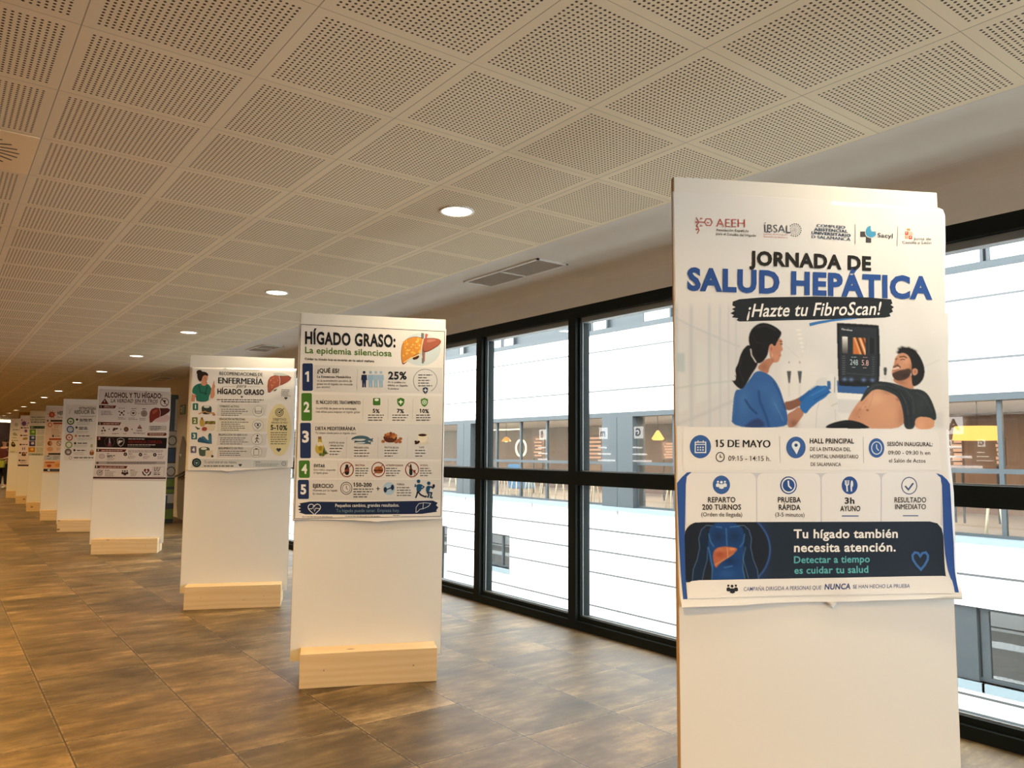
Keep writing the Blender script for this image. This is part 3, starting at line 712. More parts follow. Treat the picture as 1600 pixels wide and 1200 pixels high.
def person(px, py, turn, label, top, arms, hair_long):
    g = on_z(px, py, 0.0)
    t = thing('person', label, 'person', (g.x, g.y, 0), turn)
    # facing local -Y
    N = [(0, 0, 0.92, (0.15, 0.11)), (0, 0, 1.08, (0.125, 0.095)), (0, 0.01, 1.25, (0.155, 0.105)), (0, 0.01, 1.38, (0.11, 0.085)), (0, 0, 1.45, 0.05), (0, -0.01, 1.53, (0.062, 0.07)), (0, -0.015, 1.62, (0.075, 0.09)), (0, -0.01, 1.68, (0.055, 0.065))]
    Lk = [(0, 1), (1, 2), (2, 3), (3, 4), (4, 5), (5, 6), (6, 7)]
    for s in (-1, 1):
        b = len(N); N += [(0.09 * s, 0, 0.84, 0.085), (0.095 * s, -0.01, 0.48, 0.055), (0.10 * s, 0.015, 0.30, 0.052), (0.10 * s, 0.02, 0.09, 0.035), (0.105 * s, -0.03, 0.045, 0.034), (0.11 * s, -0.13, 0.03, 0.028)]
        Lk += [(0, b)] + [(b + i, b + i + 1) for i in range(5)]
        b = len(N); sh, el, wr = arms[0 if s < 0 else 1]
        N += [(*sh, 0.055), (*el, 0.04), (*wr, 0.028)]; Lk += [(3, b), (b, b + 1), (b + 1, b + 2)]
        hand(N, Lk, b + 2, Vector(wr) - Vector(el), (1, 0, 0) if abs(Vector(wr).x - Vector(el).x) < 0.12 else (0, 0, 1))
    skinned(N, Lk, 0, 'body', M['skin'], t)
    f = MB(); f.ball((0, -0.105, 1.60), (0.012, 0.018, 0.022)); f.build('nose', M['skin'], t)
    for s in (-1, 1):
        MB().ball((0.03 * s, -0.094, 1.625), (0.011, 0.008, 0.007)).build('eye', M['hair'], t); MB().ball((0.08 * s, 0.0, 1.605), (0.012, 0.022, 0.032)).build('ear', M['skin'], t)
    MB().ball((0, -0.095, 1.555), (0.024, 0.008, 0.007)).build('mouth', M['maroon'], t)
    hb = MB(); hb.ball((0, 0.012, 1.655), (0.093, 0.108, 0.085)); hb.ball((0, 0.07, 1.58 if hair_long else 1.62), (0.085, 0.06, 0.13 if hair_long else 0.08)); hb.build('hair', M['hair'], t)
    T = [(0, 0, 0.90, (0.165, 0.125)), (0, 0, 1.08, (0.142, 0.112)), (0, 0.01, 1.25, (0.172, 0.122)), (0, 0.01, 1.39, (0.115, 0.095)), (0, 0.005, 1.43, (0.07, 0.07))]; TL = [(0, 1), (1, 2), (2, 3), (3, 4)]
    for s in (0, 1):
        sh, el, wr = [Vector(v) for v in arms[s]]; b = len(T); e2 = sh.lerp(el, 0.85)
        T += [(*sh, 0.07), (*e2, 0.054)]; TL += [(3, b), (b, b + 1)]
    skinned(T, TL, 0, 'top', top, t)
    Q = [(0, 0, 0.93, (0.163, 0.122))]; QL = []
    for s in (-1, 1):
        b = len(Q); Q += [(0.09 * s, 0, 0.82, 0.098), (0.095 * s, -0.01, 0.48, 0.07), (0.10 * s, 0.015, 0.12, 0.058)]; QL += [(0, b), (b, b + 1), (b + 1, b + 2)]
    skinned(Q, QL, 0, 'trousers', M['trousers'], t)
    for s in (-1, 1): MB().box((0.105 * s - 0.05, -0.19, 0.0), (0.105 * s + 0.05, 0.07, 0.075), bevel=0.03).build('shoe', M['shoe'], t)
    return g
ga = person(3, 763, -0.5, 'person in maroon top and dark trousers at the left edge holding a lime bag', M['maroon'], (((-0.19, 0, 1.37), (-0.24, -0.03, 1.10), (-0.14, -0.24, 1.02)), ((0.19, 0, 1.37), (0.24, -0.02, 1.10), (0.15, -0.24, 1.04))), True)
gb = person(13, 759, 0.4, 'person in a cream top standing behind the one with the lime bag', M['cream_cloth'], (((-0.19, 0, 1.37), (-0.23, 0.0, 1.10), (-0.2, -0.18, 0.94)), ((0.19, 0, 1.37), (0.23, 0.02, 1.09), (0.24, -0.05, 0.84))), False)
m_ = Matrix.Translation((ga.x, ga.y, 0)) @ Matrix.Rotation(-0.5, 4, 'Z'); c_ = m_ @ Vector((0.0, -0.33, 0.72))
t = thing('bag', 'lime green bag held by the person at the far left edge', 'bag', c_, -0.5)
MB().box((-0.19, -0.06, 0.0), (0.19, 0.06, 0.26), bevel=0.03).build('body', M['lime'], t)
for s in (-0.05, 0.05): MB().tube([(-0.1, s, 0.25), (-0.09, s, 0.31), (0.09, s, 0.31), (0.1, s, 0.25)], 0.01, 6).build('handle', M['lime'], t)

# ------------------------------------------------------------------ printed posters
def col(c, k=0.86):
    if isinstance(c, str): c = srgb(c)
    else: c = tuple((v / 255 / 12.92 if v <= 10 else ((v / 255 + 0.055) / 1.055) ** 2.4) for v in c)
    return tuple(v * k for v in c)
LAY = 0.0003
_glyph = {}
def glyphs(txt, bold, bare=False):
    key = (txt, round(bold, 4), bare)
    if key not in _glyph:
        cu = bpy.data.curves.new('lettering_source', 'FONT'); cu.body = txt; cu.size = 1.0; cu.offset = bold; cu.resolution_u = 3; cu.space_character = 1.0 + 2.2 * max(0.0, bold)
        ob = bpy.data.objects.new('lettering_source', cu)
        me = ob.to_mesh()
        v = [tuple(w.co[:2]) for w in me.vertices]; f = [tuple(p.vertices) for p in me.polygons]
        ob.to_mesh_clear(); bpy.data.objects.remove(ob); bpy.data.curves.remove(cu)
        if '1' in txt and txt != '1' and not bare:                       # the face's figure one is a bare stem: give it its flag
            o1 = glyphs('1', bold)[0]; bw = o1[:, 0].max() - o1[:, 0].min(); top = o1[:, 1].max()
            for i, ch in enumerate(txt):
                if ch != '1': continue
                pre = glyphs(txt[:i] + '1', bold, True)[0] if i else o1
                xl = pre[:, 0].max() - bw; b = len(v); dx, dy = 0.10 + bold, 0.11 + bold
                v += [(xl + 0.001, top), (xl + 0.001, top - 0.09 - 1.6 * bold), (xl - dx, top - dy - 0.085 - 1.2 * bold), (xl - dx, top - dy)]; f.append((b, b + 3, b + 2, b + 1))
        _glyph[key] = (np.array(v), f)
    return _glyph[key]
def cap_of(bold):
    v, f = glyphs('H', bold); return v[:, 1].max()

class Poster:
    """a paper sheet on one of the boards with its print laid out on it; shapes are given in zoomed photo units"""
    def __init__(self, key, label, bend=None):
        x, y, a = PANELS[key]
        self.o = Vector((x, y, 0)); self.e = Vector((math.cos(a), math.sin(a), 0)); self.n = Vector((math.sin(a), -math.cos(a), 0))
        self.gap = 0.0035; self.bend = bend or (lambda s, z: 0.0)
        self.root = thing('poster', label, 'poster', (x, y, 0), a, 'posters taped to the panels')
        self.rng = random.Random(key); self.blocks = []; self.crop(0, 0, 1)
    def crop(self, ox, oy, k): self.ox, self.oy, self.k = ox, oy, k; return self
    def at(self, X, Y):
        px, py = self.ox + X / self.k, self.oy + Y / self.k
        d = ray(px, py); p0 = self.o + self.n * self.gap
        t = (p0 - EYE).dot(self.n) / d.dot(self.n); h = EYE + d * t - self.o
        return h.dot(self.e), h.z
    def block(self, name): self.cur = [name, []]; self.blocks.append(self.cur); return self
    def _add(self, pts, faces, c, layer): self.cur[1].append(([self.at(*p) for p in pts], faces, c, layer))
    def poly(self, pts, c, layer=1):
        tri = tessellate_polygon([[Vector((p[0], p[1], 0)) for p in pts]])
        self._add(pts, [tuple(t) for t in tri], col(c), layer); return self
    def rect(self, x0, y0, x1, y1, c, layer=1): return self.poly([(x0, y0), (x1, y0), (x1, y1), (x0, y1)], c, layer)
    def rrect(self, x0, y0, x1, y1, r, c, layer=1, top_only=False):
        P = []
        for cx, cy, a0, rr in ((x1 - r, y0 + r, -90, r), (x1 - r, y1 - r, 0, 0 if top_only else r), (x0 + r, y1 - r, 90, 0 if top_only else r), (x0 + r, y0 + r, 180, r)):
            if rr == 0: P.append((x1 if a0 == 0 else x0, y1)); continue
            for k in range(5):
                a = math.radians(a0 + 90 * k / 4); P.append((cx + rr * math.cos(a), cy + rr * math.sin(a)))
        return self.poly(P, c, layer)
    def disc(self, cx, cy, rx, c, layer=2, ry=None, n=28):
        ry = ry or rx
        P = [(cx + rx * math.cos(2 * math.pi * k / n), cy + ry * math.sin(2 * math.pi * k / n)) for k in range(n)]
        self._add(P, [tuple(range(n))], col(c), layer); return self
    def stroke(self, pts, w, c, layer=3, closed=False):
        n = len(pts); L = []; R_ = []
        ws = w if isinstance(w, (list, tuple)) else [w] * n
        for i in range(n):
            a = pts[i - 1] if (i > 0 or closed) else pts[i]; b = pts[(i + 1) % n] if (i < n - 1 or closed) else pts[i]
            def unit(p, q):
                dx, dy = q[0] - p[0], q[1] - p[1]; l = math.hypot(dx, dy); return (dx / l, dy / l) if l > 1e-9 else None
            u1, u2 = unit(a, pts[i]), unit(pts[i], b); u1 = u1 or u2; u2 = u2 or u1
            nx, ny = -(u1[1] + u2[1]), u1[0] + u2[0]; l = math.hypot(nx, ny) or 1; nx /= l; ny /= l
            m = min(1.8, 1 / max(0.35, -u1[1] * nx + u1[0] * ny)) * ws[i] / 2
            L.append((pts[i][0] + nx * m, pts[i][1] + ny * m)); R_.append((pts[i][0] - nx * m, pts[i][1] - ny * m))
        fs = [(i, (i + 1) % n, n + (i + 1) % n, n + i) for i in range(n if closed else n - 1)]
        self._add(L + R_, fs, col(c), layer); return self
    def ring(self, cx, cy, r, w, c, layer=3, ry=None, n=32, a0=0, a1=360):
        ry = ry or r; full = a1 - a0 >= 360
        m = n if full else n + 1
        P = [(cx + r * math.cos(math.radians(a0 + (a1 - a0) * k / n)), cy + ry * math.sin(math.radians(a0 + (a1 - a0) * k / n))) for k in range(m)]
        return self.stroke(P, w, c, layer, full)
    def text(self, s, x0, y0, x1, y1, h, c, bold=0.0, slant=0.0, layer=4):
        if 'M' in s and bold > 0.004 and layer == int(layer):        # this face's M clogs when fattened: strike it three times instead
            d = h * bold * 1.05; n_ = 3 if bold > 0.012 else 2
            for k in range(n_): q = d * (k - (n_ - 1) / 2) * (1 if n_ == 3 else 1.4); self.text(s, x0 + q + d * .5, y0, x1 + q - d * .5, y1, h, c, 0.0, slant, layer + 0.12 * k + 0.01)
            return self
        v, f = glyphs(s, bold); cap = cap_of(bold); mn, mx = v[:, 0].min(), v[:, 0].max()
        if slant: v = np.stack([v[:, 0] + slant * v[:, 1], v[:, 1]], 1); mn, mx = v[:, 0].min(), v[:, 0].max()
        u = (v[:, 0] - mn) / (mx - mn); q = v[:, 1] / cap * h
        self._add([(x0 + (x1 - x0) * a, y0 + (y1 - y0) * a - b) for a, b in zip(u, q)], f, col(c), layer); return self
    def grey(self, x0, y0, x1, n, dy, h, c, slope=0.0, layer=3, ragged=0.35):
        """lines of print too small to read"""
        for i in range(n):
            xe = x1 - (x1 - x0) * ragged * self.rng.random() * (1 if i < n - 1 else 1.4); x = x0; y = y0 + i * dy
            while x < xe:
                wl = h * self.rng.uniform(1.6, 5.0); e = min(x + wl, xe)
                ya, yb = y + slope * (x - x0), y + slope * (e - x0)
                self.poly([(x, ya - h / 2), (e, yb - h / 2), (e, yb + h / 2), (x, ya + h / 2)], c, layer); x = e + h * 0.7
        return self
    def heart(self, cx, cy, r, c, layer=3, line=0):
        P = []
        for k in range(28):
            t = 2 * math.pi * k / 28; P.append((cx + r * math.sin(t) ** 3, cy - r * (0.8125 * math.cos(t) - 0.3125 * math.cos(2 * t) - 0.125 * math.cos(3 * t) - 0.0625 * math.cos(4 * t))))
        return self.stroke(P, line, c, layer, True) if line else self.poly(P, c, layer)
    def shield(self, cx, cy, r, c, layer=3, line=0):
        P = [(cx, cy - r), (cx + r * 0.8, cy - r * 0.72), (cx + r * 0.78, cy + r * 0.1), (cx + r * 0.5, cy + r * 0.65), (cx, cy + r), (cx - r * 0.5, cy + r * 0.65), (cx - r * 0.78, cy + r * 0.1), (cx - r * 0.8, cy - r * 0.72)]
        return self.stroke(P, line, c, layer, True) if line else self.poly(P, c, layer)
    def people(self, cx, cy, r, c, layer=4):
        for dx, dy, k in ((-0.62, -0.18, 0.8), (0.62, -0.18, 0.8), (0, 0, 1)):
            X, Y, q = cx + dx * r, cy + dy * r, r * k
            self.disc(X, Y - q * 0.5, q * 0.24, c, layer, n=14)
            self.poly([(X - q * 0.42, Y + q * 0.55), (X - q * 0.42, Y + q * 0.1), (X - q * 0.25, Y - q * 0.16), (X + q * 0.25, Y - q * 0.16), (X + q * 0.42, Y + q * 0.1), (X + q * 0.42, Y + q * 0.55), (X, Y + q * 0.68)], c, layer + (1 if dx == 0 else 0))
        return self
    def person(self, cx, top, bot, c, layer=3):
        h = bot - top; self.disc(cx, top + h * 0.09, h * 0.09, c, layer, n=14)
        self.poly([(cx - h * 0.16, top + h * 0.24), (cx + h * 0.16, top + h * 0.24), (cx + h * 0.18, top + h * 0.56), (cx + h * 0.12, top + h * 0.56), (cx + h * 0.11, bot), (cx + h * 0.02, bot), (cx, top + h * 0.65), (cx - h * 0.02, bot), (cx - h * 0.11, bot), (cx - h * 0.12, top + h * 0.56), (cx - h * 0.18, top + h * 0.56)], c, layer); return self
    def limbs(self, segs, w, c, layer=4):
        for sg in segs: self.stroke(sg, w, c, layer)
        return self
    def target(self, cx, cy, r, c, layer=3):
        for k in (1, 0.62): self.ring(cx, cy, r * k, r * 0.16, c, layer)
        self.disc(cx, cy, r * 0.25, c, layer); return self.stroke([(cx, cy), (cx + r * 1.25, cy - r * 1.05)], r * 0.14, c, layer + 1)
    def liver(self, x0, y0, x1, y1, c1, c2, layer=3, rim=None):
        w, h = x1 - x0, y1 - y0
        big = [(0.02, 0.98), (0.0, 0.62), (0.03, 0.3), (0.12, 0.12), (0.3, 0.02), (0.48, 0.06), (0.52, 0.3), (0.5, 0.62), (0.3, 0.75), (0.12, 0.98)]
        small = [(0.5, 0.06), (0.65, 0.07), (0.88, 0.06), (1.0, 0.16), (0.95, 0.3), (0.8, 0.44), (0.62, 0.56), (0.52, 0.6), (0.54, 0.3)]
        if rim:
            self.poly([(x0 + w * (a - 0.5) * 1.04 + w * 0.5, y0 + h * (b - 0.5) * 1.06 + h * 0.5) for a, b in big], rim, layer - 1); self.poly([(x0 + w * (a - 0.5) * 1.04 + w * 0.5, y0 + h * (b - 0.5) * 1.08 + h * 0.5) for a, b in small], rim, layer - 1)
        self.poly([(x0 + w * a, y0 + h * b) for a, b in big], c1, layer); self.poly([(x0 + w * a, y0 + h * b) for a, b in small], c2, layer); return self
    def raster(self, cv, x0, y0, nx, ny, step, keep=None, layer=1):
        """a printed picture: one vertex colour per picture dot"""
        img = cv.img; vs = []; cs = []
        for j in range(ny + 1):
            for i in range(nx + 1):
                vs.append((x0 + i * step, y0 + j * step)); jj = min(j, img.shape[0] - 1); ii = min(i, img.shape[1] - 1); cs.append(img[jj, ii])
        fs = []
        for j in range(ny):
            for i in range(nx):
                if keep is None or keep(x0 + (i + 0.5) * step, y0 + (j + 0.5) * step):
                    a = j * (nx + 1) + i; fs.append((a, a + 1, a + nx + 2, a + nx + 1))
        self.cur[1].append(([self.at(*p) for p in vs], fs, [col(tuple(c)) for c in cs], layer)); return self
    def paper(self, outline, c, tex_rough=0.45):
        pts = [self.at(*p) for p in outline]
        tri = tessellate_polygon([[Vector((s, z, 0)) for s, z in pts]])
        self.blocks.insert(0, ['paper', [(pts, [tuple(t) for t in tri], col(c), 0)]]); return self
    def finish(self, cut=0.0, mat=None):
        for name, shapes in self.blocks:
            V = []; F = []; K = []; big = bmesh.new() if cut else None
            lay_c = big.faces.layers.float_color.new('ink') if cut else None
            pts_col = {}
            for pts, faces, c, layer in shapes:
                per_point = isinstance(c, list)
                a = np.array(pts); ext = max(a[:, 0].max() - a[:, 0].min(), a[:, 1].max() - a[:, 1].min())
                if cut and ext > cut * 1.5 and not per_point:
                    vv = [big.verts.new((s, layer, z)) for s, z in pts]
                    for f in faces:
                        if len(set(f)) < 3: continue
                        try: fc = big.faces.new([vv[i] for i in f]); fc[lay_c] = (*c, 1)
                        except ValueError: pass
                else:
                    b = len(V); V += [(s, layer, z) for s, z in pts]
                    for f in faces:
                        F.append([b + i for i in f])
                        K.append([c[i] for i in f] if per_point else c)
            if cut and len(big.verts):
                xs = [v.co.x for v in big.verts]; zs = [v.co.z for v in big.verts]
                for lo, hi, no in ((min(xs), max(xs), (1, 0, 0)), (min(zs), max(zs), (0, 0, 1))):
                    q = math.ceil(lo / cut) * cut
                    while q < hi:
                        co = (q, 0, 0) if no[0] else (0, 0, q)
                        bmesh.ops.bisect_plane(big, geom=big.verts[:] + big.edges[:] + big.faces[:], plane_co=co, plane_no=no, dist=1e-6); q += cut
                big.verts.index_update(); b = len(V)
                V += [v.co[:] for v in big.verts]
                for f in big.faces: F.append([b + v.index for v in f.verts]); K.append(tuple(f[lay_c])[:3])
            if cut: big.free()
            if not F: continue
            VV = [(s, -(self.gap + self.bend(s, z) + l * LAY), z) for s, l, z in V]
            me = bpy.data.meshes.new(name); me.from_pydata(VV, [], F)
            at = me.attributes.new('ink', 'FLOAT_COLOR', 'CORNER'); buf = []
            for f, k in zip(F, K):
                for i in range(len(f)): buf += [*(k[i] if isinstance(k, list) else k), 1.0]
            at.data.foreach_set('color', buf)
            me.materials.append(mat or (M['paper'] if name == 'paper' else M['ink'])); me.update()
            # every face looks out of the board
            bm = bmesh.new(); bm.from_mesh(me)
            fl = [f for f in bm.faces if f.normal.y > 0]
            if fl: bmesh.ops.reverse_faces(bm, faces=fl)
            bm.to_mesh(me); bm.free()
            if name == 'paper' and cut: me.polygons.foreach_set('use_smooth', [True] * len(me.polygons))
            o = bpy.data.objects.new(name, me); C.objects.link(o); o.parent = self.root
            if name == 'paper':
                so = o.modifiers.new('thickness', 'SOLIDIFY'); so.thickness = 0.0003; so.offset = -1
        return self.root
M['paper'] = m_pigment('poster_paper', 0.45, 0.3)

class Canvas:
    """a small painter for printed photographs (working in zoomed photo units)"""
    def __init__(self, x0, y0, nx, ny, step, ss=2):
        self.ss = ss; self.n = (nx, ny)
        self.X, self.Y = np.meshgrid(x0 + (np.arange(nx * ss) + 0.5) * step / ss - step / 2, y0 + (np.arange(ny * ss) + 0.5) * step / ss - step / 2)
        self.a = np.zeros((ny * ss, nx * ss, 3)); self.u = step / ss
    def mask(self, pts, soft=0.0):
        X, Y = self.X, self.Y; m = np.zeros(X.shape, bool); n = len(pts)
        for i in range(n):
            (xa, ya), (xb, yb) = pts[i], pts[(i + 1) % n]
            if ya == yb: continue
            m ^= ((ya > Y) != (yb > Y)) & (X < (xb - xa) * (Y - ya) / (yb - ya) + xa)
        return self.blur(m.astype(float), soft)
    def blur(self, m, soft):
        r = soft / self.u
        if r < 0.4: return m
        k = int(r * 2.5) + 1; g = np.exp(-0.5 * (np.arange(-k, k + 1) / r) ** 2); g /= g.sum()
        for ax in (0, 1):
            p = np.pad(m, [(k, k) if i == ax else (0, 0) for i in (0, 1)], mode='edge')
            m = sum(w * (p[j:j + m.shape[0], :] if ax == 0 else p[:, j:j + m.shape[1]]) for j, w in enumerate(g))
        return m
    def put(self, m, c, a=1.0): m = (m * a)[..., None]; self.a = self.a * (1 - m) + np.array(c, float) * m; return self
    def poly(self, pts, c, soft=1.5, a=1.0, clip=None):
        m = self.mask(smooth(pts) if len(pts) > 4 else pts, soft)
        if clip is not None: m = m * clip
        self.put(m, c, a); return m
    def blob(self, cx, cy, rx, ry, c, a=1.0, rot=0.0, clip=None, hard=1.0):
        cr, sr = math.cos(rot), math.sin(rot); dx, dy = self.X - cx, self.Y - cy
        q = ((dx * cr + dy * sr) / rx) ** 2 + ((-dx * sr + dy * cr) / ry) ** 2
        m = np.exp(-(q ** hard) * 1.6)
        if clip is not None: m = m * clip
        return self.put(m, c, a)
    def line(self, pts, w, c, a=1.0, soft=1.0, clip=None):
        m = np.zeros(self.X.shape)
        for (xa, ya), (xb, yb) in zip(pts[:-1], pts[1:]):
            dx, dy = xb - xa, yb - ya; L = dx * dx + dy * dy
            t = np.clip(((self.X - xa) * dx + (self.Y - ya) * dy) / max(L, 1e-9), 0, 1)
            d = np.hypot(self.X - xa - t * dx, self.Y - ya - t * dy); m = np.maximum(m, np.clip((w / 2 + soft - d) / (2 * soft), 0, 1))
        if clip is not None: m = m * clip
        return self.put(m, c, a)
    @property
    def img(self):
        if not hasattr(self, '_i'):
            nx, ny = self.n; self._i = self.a.reshape(ny, self.ss, nx, self.ss, 3).mean((1, 3))
        return self._i
def smooth(pts, it=2):
    for _ in range(it):
        q = []
        for i in range(len(pts)):
            a, b = pts[i], pts[(i + 1) % len(pts)]
            q += [(a[0] * .75 + b[0] * .25, a[1] * .75 + b[1] * .25), (a[0] * .25 + b[0] * .75, a[1] * .25 + b[1] * .75)]
        pts = q
    return pts

# ================================================================== first poster: the liver health day
def bend1(s, z):
    b = 0.0012 * math.sin(9 * s + 2.0 * z) + 0.001 * math.sin(14 * z - 5 * s) + 0.0012
    b += 0.014 * max(0.0, (s - 0.74) / 0.17) ** 2 * (0.6 + 0.4 * math.sin(5 * (z - 0.9)))       # right edge stands off the board
    b += 0.016 * max(0.0, (1.05 - z) / 0.12) ** 2 * (0.35 + 0.65 * abs(s - 0.42) / 0.45)         # bottom edge curls forward
    b += 0.003 * math.exp(-((s - 0.50 - 0.05 * math.sin(9 * z)) / 0.05) ** 2) * math.exp(-((z - 0.98) / 0.07) ** 2)
    b += 0.0022 * math.exp(-((s - 0.80 + 0.3 * (z - 1.9)) / 0.05) ** 2) + 0.0018 * math.exp(-((z - 1.72 - 0.35 * (s - 0.8)) / 0.05) ** 2) * max(0, s - 0.6) * 3
    return b
P = Poster('P1', 'large blue and white liver health day poster on the panel nearest the camera', bend1)
WHITE, INKY, BLUE, NAVY = '#e4e4e4', '#26282c', '#3a62a4', '#1f2a3a'
P.crop(0, 0, 1).paper([(1050.5, 299), (1150, 304), (1300, 314.5), (1400, 321.5), (1464, 326), (1470, 329), (1473.5, 338), (1475.5, 380), (1475.5, 450), (1476, 560), (1478, 640), (1481, 722), (1486, 770), (1491, 896), (1495.5, 925), (1494.5, 934), (1440, 934.5), (1400, 936), (1350, 938), (1306, 939.5), (1298, 950), (1290, 940), (1245, 940), (1208, 941.5), (1170, 944), (1130, 945.5), (1061, 947), (1059.5, 930), (1056.5, 780), (1054, 600), (1052, 440)], WHITE)

# printed photograph: nurse and patient in a bright corridor
Z0, W0, H0, ST = (0, -60), 425, 208, 6.0
cv = Canvas(0, -60, W0, H0, ST)
X, Y = cv.X, cv.Y
g = np.clip(X / 2500, 0, 1)[..., None]; base = np.array([206, 212, 219.]) * (1 - g) + np.array([228, 228, 228.]) * g
up = np.clip((Y + 60) / 500, 0, 1)[..., None]; cv.a = np.array([226, 226, 228.]) * (1 - up) + base * up
for x, w in ((-5, 60), (150, 34), (320, 26), (420, 18), (500, 12), (570, 10)): cv.line([(x, -60), (x, 1120)], w, (186, 198, 214), 0.55, 9)
for x0, x1, s_ in ((30, 120, 1), (190, 300, 1), (340, 405, .8), (440, 490, .7)): cv.poly([(x0, 200 + x0 * .5), (x1, 200 + x1 * .5), (x1, 1010 - x1 * .5), (x0, 1010 - x0 * .5)], (216, 224, 230), 12, 0.7 * s_)
cv.line([(0, 100), (180, 190), (600, 370)], 16, (190, 200, 214), 0.6, 8); cv.line([(0, 760), (300, 715), (560, 690)], 14, (180, 200, 208), 0.65, 6)
cv.line([(0, 1105), (300, 985), (540, 880)], 30, (190, 197, 208), 0.6, 12); cv.poly([(10, 430), (90, 430), (90, 610), (10, 600)], (178, 196, 208), 8, 0.7)
cv.poly([(600, 1120), (900, 620), (1200, 420), (1400, 520), (1500, 1120)], (236, 236, 236), 60, 0.6)
for k in range(6): cv.blob(1155 + 8 * k, 215 + 40 * k, 30 - 3 * k, 10, (250, 248, 240), 0.8)
cv.line([(1020, 350), (1160, 480)], 8, (206, 210, 214), 0.7, 4); cv.line([(1230, 330), (1180, 470)], 8, (214, 214, 212), 0.7, 4)
cv.poly([(930, 400), (980, 470), (985, 760), (900, 800)], (214, 218, 222), 12, 0.7)
for x in (1063, 1163):                                              # two small figures far down the corridor
    cv.blob(x, 555, 26, 46, (225, 226, 228), 0.9); cv.blob(x, 518, 9, 12, (150, 130, 120), 0.8); cv.poly([(x - 20, 600), (x + 20, 600), (x + 8, 715), (x - 4, 715)], (52, 60, 66), 3, 0.85); cv.line([(x, 720), (x, 830)], 22, (206, 208, 212), 0.5, 8)
# machine with its screen
cv.poly([(1505, 600), (1555, 600), (1920, 650), (1960, 700), (1960, 1130), (1505, 1130)], (226, 228, 230), 6); cv.poly([(1510, 800), (1900, 818), (1900, 872), (1512, 862)], (238, 240, 241), 3)
cv.poly([(1510, 690), (1518, 800), (1800, 818), (1800, 740)], (56, 98, 158), 2); cv.poly([(1512, 862), (1740, 876), (1700, 1000), (1520, 990)], (214, 218, 222), 5)
scr = cv.poly([(1509, 150), (1517, 148), (1892, 168), (1910, 176), (1915, 700), (1880, 745), (1540, 742), (1522, 720)], (30, 32, 37), 2)
cv.poly([(1535, 178), (1885, 196), (1888, 690), (1540, 690)], (44, 50, 57), 3)
for k in range(12):
    v = 228 - 13 * k; cv.poly([(1559, 276 + 13 * k), (1612, 278 + 13 * k), (1612, 292 + 13 * k), (1559, 290 + 13 * k)], (v, v, v), 0.8)
pic = cv.poly([(1662, 285), (1778, 290), (1778, 446), (1662, 440)], (196, 116, 62), 1.5)
for x, c, a in ((1690, (235, 190, 140), .8), (1712, (52, 30, 20), .9), (1740, (240, 215, 180), .9), (1765, (60, 34, 24), .8)): cv.line([(x - 20, 270), (x + 45, 450)], 13, c, a, 5, pic)
cv.poly([(1810, 285), (1868, 290), (1868, 440), (1812, 436)], (33, 36, 41), 3); cv.line([(1812, 285), (1812, 440)], 4, (90, 95, 100), .7); cv.line([(1868, 288), (1868, 440)], 4, (90, 95, 100), .7)
for k in range(9): cv.line([(1562, 460 + 21 * k), (1586, 460 + 21 * k)], 7, (140, 145, 150), .6, 2)
for k in range(8): cv.line([(1842, 470 + 22 * k), (1862, 471 + 22 * k)], 6, (130, 135, 140), .5, 2)
cv.line([(1600, 620), (1860, 640)], 4, (110, 115, 120), .6, 2)
for x in (1582, 1645, 1762, 1845): cv.blob(x, 678 + (x - 1582) * 0.03, 26, 22, (110, 140, 195), .9)
cv.poly([(1948, 565), (1982, 565), (1978, 610), (1975, 640), (1955, 640), (1952, 605)], (62, 70, 70), 3); cv.blob(1965, 665, 14, 16, (206, 208, 210), .8)
# bed back and pillow
cv.poly([(2290, 610), (2480, 600), (2500, 1130), (2330, 1130)], (226, 226, 224), 10, .9); cv.line([(2320, 560), (2460, 500)], 10, (208, 210, 212), .6, 8); cv.poly([(2400, 1000), (2500, 980), (2500, 1130), (2430, 1130)], (206, 208, 210), 14, .7)
# the patient: trousers, trunk, shirt, arm, neck, head
skin = (204, 152, 122)
tr = cv.poly([(1600, 1068), (1700, 900), (1790, 815), (1860, 768), (1950, 775), (2090, 830), (2150, 920), (2160, 1140), (1800, 1140), (1640, 1100)], skin, 2)
cv.blob(1880, 860, 120, 90, (226, 178, 146), .7, 0, tr); cv.blob(1990, 1000, 150, 110, (214, 160, 126), .6, 0, tr); cv.blob(2120, 1020, 50, 170, (168, 116, 90), .6, 0, tr); cv.blob(1700, 990, 70, 90, (182, 128, 102), .6, .5, tr); cv.blob(1980, 800, 60, 26, (160, 108, 84), .55, .2, tr); cv.blob(1750, 930, 50, 30, (222, 172, 140), .6, 0, tr)
cv.blob(1800, 966, 14, 10, (96, 58, 44), .9, 0, tr); cv.blob(2086, 866, 24, 18, (160, 92, 84), .75, .5, tr); cv.line([(1790, 870), (1730, 945), (1700, 1010)], 8, (176, 122, 96), .5, 5, tr); cv.line([(1860, 780), (1830, 900), (1805, 960)], 7, (186, 134, 106), .5, 6, tr)
for x, y in ((1780, 935), (1730, 960), (1720, 1030)): cv.blob(x, y, 10, 7, (140, 90, 70), .6, 0, tr)
ps = cv.poly([(1400, 1140), (1420, 1105), (1520, 1070), (1620, 1055), (1720, 1075), (1790, 1110), (1840, 1140)], (24, 24, 27), 2); cv.line([(1440, 1120), (1560, 1085), (1660, 1080)], 5, (56, 56, 60), .6, 4, ps)
cv.poly([(2245, 1020), (2420, 1020), (2425, 1060), (2418, 1145), (2240, 1145)], (212, 156, 122), 2); cv.blob(2300, 1110, 50, 60, (226, 172, 138), .7)
